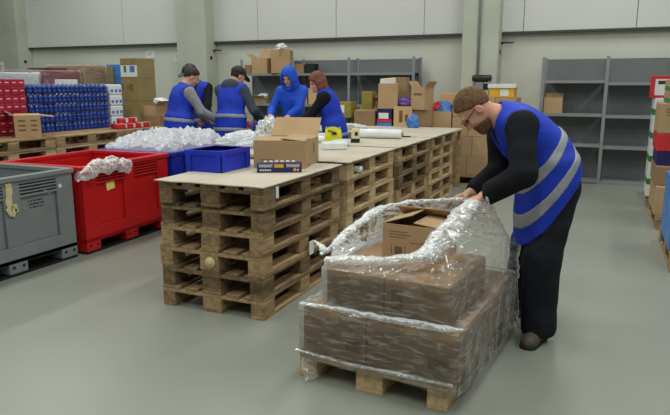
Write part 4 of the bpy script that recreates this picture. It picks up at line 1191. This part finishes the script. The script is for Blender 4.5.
# white bottle packs
wp = thing('bottle_pack', 'white wrapped bottle pack with blue marks in the stack beside the blue bottles', 'pack', group='white bottle packs')
MB().box(-0.1, 0.1, -0.13, 0.13, 0, 0.158).build('body', M['bagwhite'], wp, bevel=0.02)
for yy in (-0.085, 0.0, 0.085):
    q = MB().box(0.1, 0.1015, yy - 0.028, yy + 0.022, 0.04, 0.085); q.build('blue_mark', M['lightblue'], wp)
for k in range(4):
    loc = (-6.96, 7.37, 0.864 + 0.159 * k)
    if k == 0: wp.location = loc
    else: dup(wp, loc)
# tall cartons at the right end of that row
GT = 'olive brown cartons at the end of the left row'
carton('large olive brown carton at the bottom of the tall stack by the wall', (-7.02, 8.06, 0.864), (0.34, 0.42, 0.37), 0.0, 'cardolive', group=GT)
carton('large olive brown carton in the middle of the tall stack, faint print', (-7.02, 8.06, 1.236), (0.34, 0.42, 0.36), 0.0, 'cardolive', group=GT, prints=[('F', .05, .15, .5, .75), ('F', .35, .45, .5, .7), ('F', .5, .7, .45, .75)])
c = carton('olive carton with blue and white print, topmost of the tall stack', (-7.02, 8.06, 1.598), (0.34, 0.42, 0.31), 0.0, 'cardolive', group=GT)
q = MB().box(-0.165, 0.165, -0.2115, -0.21, 0.02, 0.20); q.build('white_print', M['white'], c)
q = MB().box(0.02, 0.12, -0.213, -0.2115, 0.09, 0.19); q.build('blue_print', M['lightblue'], c)
q = MB().box(-0.10, -0.05, -0.213, -0.2115, 0.09, 0.19); q.build('green_print', M['green'], c)
carton('small brown carton, lower of two before the tall olive stack', (-6.5, 7.86, 0.864), (0.30, 0.34, 0.16), 0.1, 'carddark')
carton('small open brown carton, upper of two before the tall olive stack', (-6.52, 7.84, 1.026), (0.26, 0.26, 0.15), -0.1, 'card', openf=[('R', 0.8, 0.1), ('B', 1.2, 0.1)])
crumple('sweets_bag', 'red white and blue printed bag lying in the small open carton', 'bag', (-6.47, 7.90, 1.178), 0.10, 0.11, 0.07, M['bagwhite'], 91, 36)
crumple('sweets_bag', 'dark blue printed bag beside the red and white bag', 'bag', (-6.42, 8.12, 1.025), 0.07, 0.07, 0.13, M['navy'], 93, 30)
for i, (x, y, z) in enumerate(((-6.42, 6.95, .866), (-6.42, 7.12, .866), (-6.42, 7.29, .866), (-6.42, 7.46, .866), (-6.56, 7.02, .866), (-6.56, 7.2, .866), (-6.56, 7.38, .866), (-6.5, 7.08, .94), (-6.5, 7.26, .94))):
    if i == 0:
        fp = thing('red_pack', 'small red and white pack in the low heap before the olive cartons', 'pack', (x, y, z), 0.2, 'small red packs')
        MB().box(-0.06, 0.06, -0.075, 0.075, 0, 0.072).build('body', M['redprint'], fp, bevel=0.012)
        MB().box(-0.061, 0.061, 0.02, 0.055, 0.012, 0.0735).build('white_panel', M['white'], fp)
    else: dup(fp, (x, y, z), random.uniform(-0.5, 0.5))
carton('open brown carton with dark print standing before the blue bottles', (-6.58, 5.50, 0.864), (0.29, 0.40, 0.265), math.radians(52), 'card',
       openf=[('R', -0.15, 0.16), ('L', 0.5, 0.1), ('F', PI - 0.15, 0.12)],
       prints=[('F', .14, .42, .72, .8), ('F', .14, .42, .5, .58), ('F', .14, .42, .3, .38), ('F', .62, .85, .72, .8), ('F', .62, .85, .5, .58), ('F', .62, .85, .3, .38), ('R', .3, .7, .3, .8)])
# film-wrapped loads standing on the floor behind
def load(label, y0, y1, z, m, white_top=False, x=-7.62):
    t = thing('wrapped_load', label, 'wrapped pallet load', (x - 0.4, (y0 + y1) / 2, 0), group='wrapped loads behind the left row')
    MB().box(-0.4, 0.4, -(y1 - y0) / 2, (y1 - y0) / 2, 0.145, z).build('goods', m, t, bevel=0.02)
    MB().box(-0.4, 0.4, -(y1 - y0) / 2, (y1 - y0) / 2, 0.0, 0.14).build('pallet_base', M['wood'], t)
    h = (y1 - y0) / 2 + 0.012
    nu, nv = 90, 40
    a = np.linspace(0, 2 * PI, nu, endpoint=False); zz = np.linspace(0.2, z + 0.02, nv)
    A, Z = np.meshgrid(a, zz, indexing='ij')
    e = np.maximum(np.abs(np.cos(A)), np.abs(np.sin(A)))
    P = np.stack([0.415 * np.cos(A) / e, h * np.sin(A) / e, Z], -1)
    P[..., :2] *= (1 + 0.02 * noise3(P, int(y0 * 100), 9, 3, True))[..., None]
    f = grid_mesh('film', P, M['film'], t, closed=True)
    return t
load('white-topped film-wrapped load rising behind the red packs', 6.10, 6.66, 1.66, M['bagwhite'])
load('pinkish film-wrapped load rising behind the blue bottles', 6.70, 7.44, 1.70, M['pinkpack'])
load('tan film-wrapped load behind the blue bottles, beside the pinkish one', 7.50, 7.98, 1.80, M['card'])
carton('olive carton standing on the floor behind the white bottle packs', (-8.0, 8.10, 0), (0.7, 0.18, 1.80), 0.0, 'cardolive', tape=False)
plain('blue_carton', 'light blue printed tall carton left of the pale printed carton', 'carton', (-8.0, 8.38, 0), (0.7, 0.34, 1.83), M['lightblue'])
plain('white_carton', 'low white carton peeking over the blue bottles', 'carton', (-7.32, 6.86, 0), (0.2, 0.24, 1.57), M['white'])
plain('dark_roll', 'dark folded sheet lying on the pinkish wrapped load', 'sheet', (-8.0, 7.15, 1.722), (0.4, 0.4, 0.025), M['rail'])

# ------------------------------------------------------------------ packing tables behind the pallet row
def ptable(label, x0, x1, y0, y1, h=0.868):
    t = thing('packing_table', label, 'table', ((x0 + x1) / 2, (y0 + y1) / 2, 0)); w, d = (x1 - x0) / 2, (y1 - y0) / 2
    MB().box(-w, w, -d, d, h - 0.03, h).build('tabletop', M['sheet'], t, bevel=0.004)
    for sx in (-1, 1):
        for sy in (-1, 1):
            x, y = sx * (w - 0.04), sy * (d - 0.04)
            MB().box(x - 0.025, x + 0.025, y - 0.025, y + 0.025, 0, h - 0.03).build('leg', M['wood'], t)
    return t
ptable('pale packing table beyond the auburn haired person', -4.15, -2.76, 7.75, 9.62)
ptable('pale packing table joining the far end of the pallet row', -2.74, -1.93, 8.50, 9.10)
ptable('pale packing table between yellow bag and auburn haired person', -3.72, -2.76, 4.85, 6.72)
ptable('brown packing table between the people seen from behind', -5.20, -4.25, 7.62, 8.05)
plain('folded_sheet', 'white folded plastic sheet right of the auburn haired person', 'plastic sheet', (-3.05, 6.35, 0.869), (0.42, 0.55, 0.07), M['bagwhite'], 0.15, bevel=0.03)
crumple('plastic_film_wad', 'crumpled clear film at the far left of the pale table', 'plastic film', (-3.35, 8.15, 0.869), 0.24, 0.16, 0.05, M['filmthick'], 97, 50)
for i, (x, y) in enumerate(((-4.9, 7.70), (-4.78, 7.72), (-4.66, 7.70))):
    if i == 0: jar = plain('red_jar', 'small red and white jar on the table between the people', 'jar', (x, y, 0.869), (0.07, 0.07, 0.11), M['redprint'], 0.2, 'red jars', 0.015)
    else:
        o = jar.copy(); COL.objects.link(o); o.location = (x, y, 0.869)
carton('small brown carton on the table between the people', (-4.45, 7.8, 0.869), (0.2, 0.2, 0.13), 0.2, 'card')
ptable('brown packing table in front of the hooded person', -4.32, -3.60, 6.76, 7.10)
for i in range(3):
    if i == 0:
        sb = thing('small_bottle', 'small blue bottle with white foot in the row of three beside the carton flap', 'bottle', (-4.24, 6.98, 0.869), 0, 'three small blue bottles')
        MB().lathe([(0.03, 0), (0.034, 0.006), (0.034, 0.03)], 12).build('foot', M['white'], sb)
        MB().lathe([(0.034, 0.03), (0.034, 0.11), (0.016, 0.14), (0.015, 0.16)], 12).build('body', M['bottleblue'], sb)
    else: dup(sb, (-4.24 + 0.072 * i, 6.98 + 0.02 * i, 0.869))
carton('small pale box held on the table by the hooded person', (-3.93, 7.0, 0.869), (0.16, 0.12, 0.12), 0.2, 'cardpale', tape=False)
# ------------------------------------------------------------------ cartons and goods piled beyond the table
GB = 'cartons piled beyond the pallet table'
Y = 9.2
carton('olive display carton with white label left of the pile', (-3.85, Y, 0.869), (0.30, 0.25, 0.36), 0.0, 'olive', group=GB)
tag(MB().box(-0.07, 0.07, -0.003, 0, 0, 0.12).build('paper_label', M['white']), 'white label leaning on the olive display carton', 'label').location = (-3.88, Y - 0.131, 1.06)
plain('black_box', 'small black box with pale rim before the olive display carton', 'box', (-3.72, Y - 0.22, 0.869), (0.09, 0.08, 0.12), M['black'])
plain('amber_box', 'tall olive yellow box behind the medium carton', 'box', (-3.52, Y + 0.18, 0.869), (0.18, 0.16, 0.52), M['olive'])
carton('medium pinkish brown carton left of the red and blue box', (-3.47, Y - 0.04, 0.869), (0.33, 0.26, 0.22), 0.08, 'carddark', openf=[('B', 0.8, 0.1), ('F', PI - 0.3, 0.1)], group=GB)
crumple('red_bag', 'dark red bag lying in the medium pinkish carton', 'bag', (-3.42, Y + 0.24, 1.24), 0.10, 0.08, 0.05, M['pinkpack'], 103, 30)
plain('filler_carton', 'brown carton behind the medium one, below the dark red bag', 'carton', (-3.30, Y + 0.27, 0.869), (0.26, 0.2, 0.37), M['carddark'])
rb = thing('printed_box', 'red white and blue printed box under the tall plain carton', 'box', (-3.15, Y, 0.869))
MB().box(-0.12, 0.12, -0.12, 0.12, 0, 0.26).build('body', M['navy'], rb, bevel=0.005)
MB().box(-0.09, 0.07, -0.122, -0.12, 0.11, 0.20).build('white_panel', M['white'], rb)
MB().box(-0.12, 0.12, -0.1215, -0.12, 0.06, 0.10).build('red_band', M['redprint'], rb)
MB().box(-0.12, 0.12, -0.1215, -0.12, 0.0, 0.05).build('blue_band', M['lightblue'], rb)
carton('tall plain brown carton standing on the red and blue box', (-3.13, Y + 0.02, 1.131), (0.30, 0.27, 0.385), 0.25, 'card', group=GB, tape=False)
bgp = thing('paper_bag', 'pale yellow and white paper bag behind the tall plain carton', 'bag', (-3.27, Y + 0.33, 0.869))
b = MB(); 
b.add([(-0.15, -0.06, 0), (0.15, -0.06, 0), (0.15, 0.06, 0), (-0.15, 0.06, 0), (-0.10, -0.04, 0.72), (0.17, -0.04, 0.74), (0.17, 0.03, 0.74), (-0.10, 0.03, 0.72)], [(3, 2, 1, 0), (4, 5, 6, 7), (0, 1, 5, 4), (1, 2, 6, 5), (2, 3, 7, 6), (3, 0, 4, 7)])
b.build('body', M['cream'], bgp, bevel=0.01)
MB().add([(-0.085, -0.0475, 0.56), (0.16, -0.0475, 0.57), (0.165, -0.043, 0.70), (-0.09, -0.043, 0.70)], [(0, 1, 2, 3)]).build('white_panel', M['white'], bgp)
plain('brown_case', 'brown carton top showing right of the paper bag', 'carton', (-3.02, Y + 0.36, 0.869), (0.2, 0.14, 0.74), M['carddark'])
carton('pale carton with red print right of the red and blue box', (-2.87, Y, 0.869), (0.28, 0.25, 0.30), 0.15, 'cardpale', group=GB, prints=[('F', .3, .5, .2, .8), ('F', .62, .8, .25, .6)])
crumple('purple_bag', 'purple plastic bag lying on the pale carton with red print', 'bag', (-2.86, Y + 0.05, 1.172), 0.17, 0.12, 0.07, M['purple'], 107, 36)
crumple('blue_bag', 'light blue bag standing between cartons at the table end', 'bag', (-2.62, 8.86, 0.869), 0.085, 0.07, 0.11, M['lightblue'], 109, 36)
carton('brown carton under the upright open carton in the pile', (-2.58, Y + 0.12, 0.869), (0.30, 0.3, 0.255), 0.0, 'carddark', group=GB)
carton('open brown carton standing topmost above the light blue bag', (-2.60, Y + 0.05, 1.125), (0.23, 0.28, 0.34), -0.25, 'card', openf=[('R', 0.9, 0.1), ('L', 1.0, 0.1)], group=GB, prints=[('F', .2, .8, .62, .72)])
# on the floor, right of the table
carton('tall brown carton filled with bags right of the upright carton', (-2.335, 9.42, 0.0), (0.36, 0.3, 1.10), 0.0, 'card', openf=[('B', 0.7, 0.1)], group=GB)
crumple('blue_bag', 'blue and white bag in the tall filled carton', 'bag', (-2.27, 9.40, 1.04), 0.12, 0.10, 0.12, M['lightblue'], 113, 36)
crumple('red_bag', 'red bag at the left in the tall filled carton', 'bag', (-2.42, 9.42, 1.06), 0.08, 0.08, 0.10, M['redprint'], 115, 30)
carton('wide brown carton behind the filled carton and the mans forehead', (-2.25, 10.22, 0.0), (0.56, 0.3, 1.36), 0.0, 'cardpale', group=GB, tape=False)
GS = 'plain cartons stacked right of the table'
pallet('wood', (-1.53, 9.62, 0.0), PI / 2, 'pallet under the plain cartons behind the bending man', 'pallets under goods')
NMR = ['bottom', 'second', 'third', 'top']
for k in range(4):
    xs = [(-2.14, -1.90), (-1.895, -1.52), (-1.515, -1.22)] if k % 2 == 0 else [(-2.14, -1.83), (-1.825, -1.52), (-1.515, -1.22)]
    for j, (xa, xb) in enumerate(xs):
        carton(f'plain brown carton in the {NMR[k]} row of the stack behind the man, {["left", "middle", "right"][j]} one', ((xa + xb) / 2, 9.58, 0.145 + 0.292 * k), (xb - xa, 0.56, 0.29), 0.0, 'card', group=GS, tape=False)
al = thing('yellow_carton', 'yellow printed carton with white lid behind the mans neck', 'carton', (-1.44, 9.5, 1.315))
MB().box(-0.18, 0.18, -0.14, 0.14, 0, 0.14).build('body', M['amber'], al, bevel=0.004)
MB().box(-0.20, 0.20, -0.16, 0.16, 0.13, 0.19).build('lid', M['white'], al, bevel=0.006)
MB().box(-0.02, 0.10, -0.142, -0.14, 0.02, 0.11).build('white_mark', M['white'], al)
mc = thing('label_machine', 'black topped grey machine standing on the cartons above the mans hair', 'machine', (-1.76, 9.5, 1.315))
T_ = Matrix.Translation((-0.14, 0, 0.27)) @ Matrix.Rotation(PI / 2, 4, 'Y')
MB().lathe([(0.04, 0), (0.055, 0.01), (0.055, 0.27), (0.04, 0.28)], 16, T=T_).build('top_cover', M['black'], mc)
for sx in (-1, 1):
    MB().box(sx * 0.12 - 0.012, sx * 0.12 + 0.012, -0.04, 0.04, 0, 0.24).build('leg', M['steel'], mc)
MB().box(-0.09, 0.03, -0.03, 0.03, 0.08, 0.22).build('housing', M['steel'], mc, bevel=0.008)
MB().box(0.03, 0.10, -0.04, 0.0, 0.10, 0.20).build('drive', M['black'], mc, bevel=0.008)

# ------------------------------------------------------------------ goods at the right edge
GRP = 'pallets along the right aisle'
pallet('wood', (0.96, 6.05, 0.0), 0.0, 'pallet at the right picture edge under the blue goods', GRP)
pallet('wood', (0.95, 7.72, 0.0), 0.0, 'pallet at the right under the brown cartons, beyond the blue goods', GRP)
GA = 'goods stacked along the right aisle'
def rcarton(label, x, y, z, w, d, h, board='card', **k):
    return carton(label, (x, y, z), (w, d, h), 0.0, board, group=GA, **k)
for k in range(3):
    for i in range(2):
        plain('blue_crate', f'blue printed pack at the right edge, {["bottom", "middle", "top"][k]} layer {["near", "far"][i]} end', 'pack', (0.80, 5.82 + 0.42 * i, 0.146 + 0.19 * k), (0.5, 0.41, 0.185), M['lightblue'], group='blue packs at the right edge')
plain('red_pack_tall', 'red pack at the foot of the blue goods, right edge', 'pack', (0.70, 5.52, 0.146), (0.2, 0.16, 0.16), M['redprint'])
plain('white_pack_tall', 'white pack on the blue goods at the right edge', 'pack', (0.86, 6.20, 0.717), (0.42, 0.3, 0.16), M['bagwhite'])
rcarton('brown carton at the bottom of the right stack beyond the blue goods', 0.86, 7.62, 0.146, 0.66, 0.9, 0.30, 'card')
rcarton('brown carton second in the right stack beyond the blue goods', 0.82, 7.66, 0.448, 0.60, 0.8, 0.20, 'carddark')
plain('navy_pack', 'dark blue pack between brown cartons on the right', 'pack', (0.76, 7.66, 0.65), (0.48, 0.6, 0.15), M['navy'])
plain('red_carton', 'bright red carton below the text printed carton on the right', 'carton', (0.78, 7.70, 0.802), (0.54, 0.7, 0.185), M['redprint'])
rcarton('brown carton with printed lines above the bright red carton', 0.78, 7.70, 0.99, 0.54, 0.7, 0.31, 'card', prints=[('F', .1, .5, .80, .83), ('F', .1, .42, .70, .73), ('F', .1, .46, .60, .63)])
for k, z in enumerate((1.303, 1.428)):
    c = rcarton(f'brown carton with green band, {["lower", "upper"][k]} of two at the top right', 0.84, 7.72, z, 0.52, 0.66, 0.122, 'card', tape=False)
    MB().box(-0.261, 0.261, -0.331, 0.331, 0.01, 0.05).build('green_band', M['green'], c)
c = plain('red_box', 'red and white box atop the right stack, leftmost', 'box', (0.56, 8.55, 1.34), (0.20, 0.3, 0.26), M['redprint'])
MB().box(-0.06, 0.085, -0.1515, -0.15, 0.03, 0.22).build('white_panel', M['white'], c)
MB().box(-0.03, 0.06, -0.153, -0.1515, 0.16, 0.20).build('print', M['ink'], c)
pallet('wood', (0.95, 8.98, 0.0), 0.0, 'pallet at the right furthest along the aisle', GRP)
c = plain('green_box', 'green and white tall box under the red and white box', 'box', (0.69, 8.6, 0.146), (0.36, 0.46, 1.19), M['bagwhite'])
for k in range(4): MB().box(-0.182, 0.182, -0.232, 0.232, 0.15 + 0.28 * k, 0.22 + 0.28 * k).build('green_band', M['green'], c)
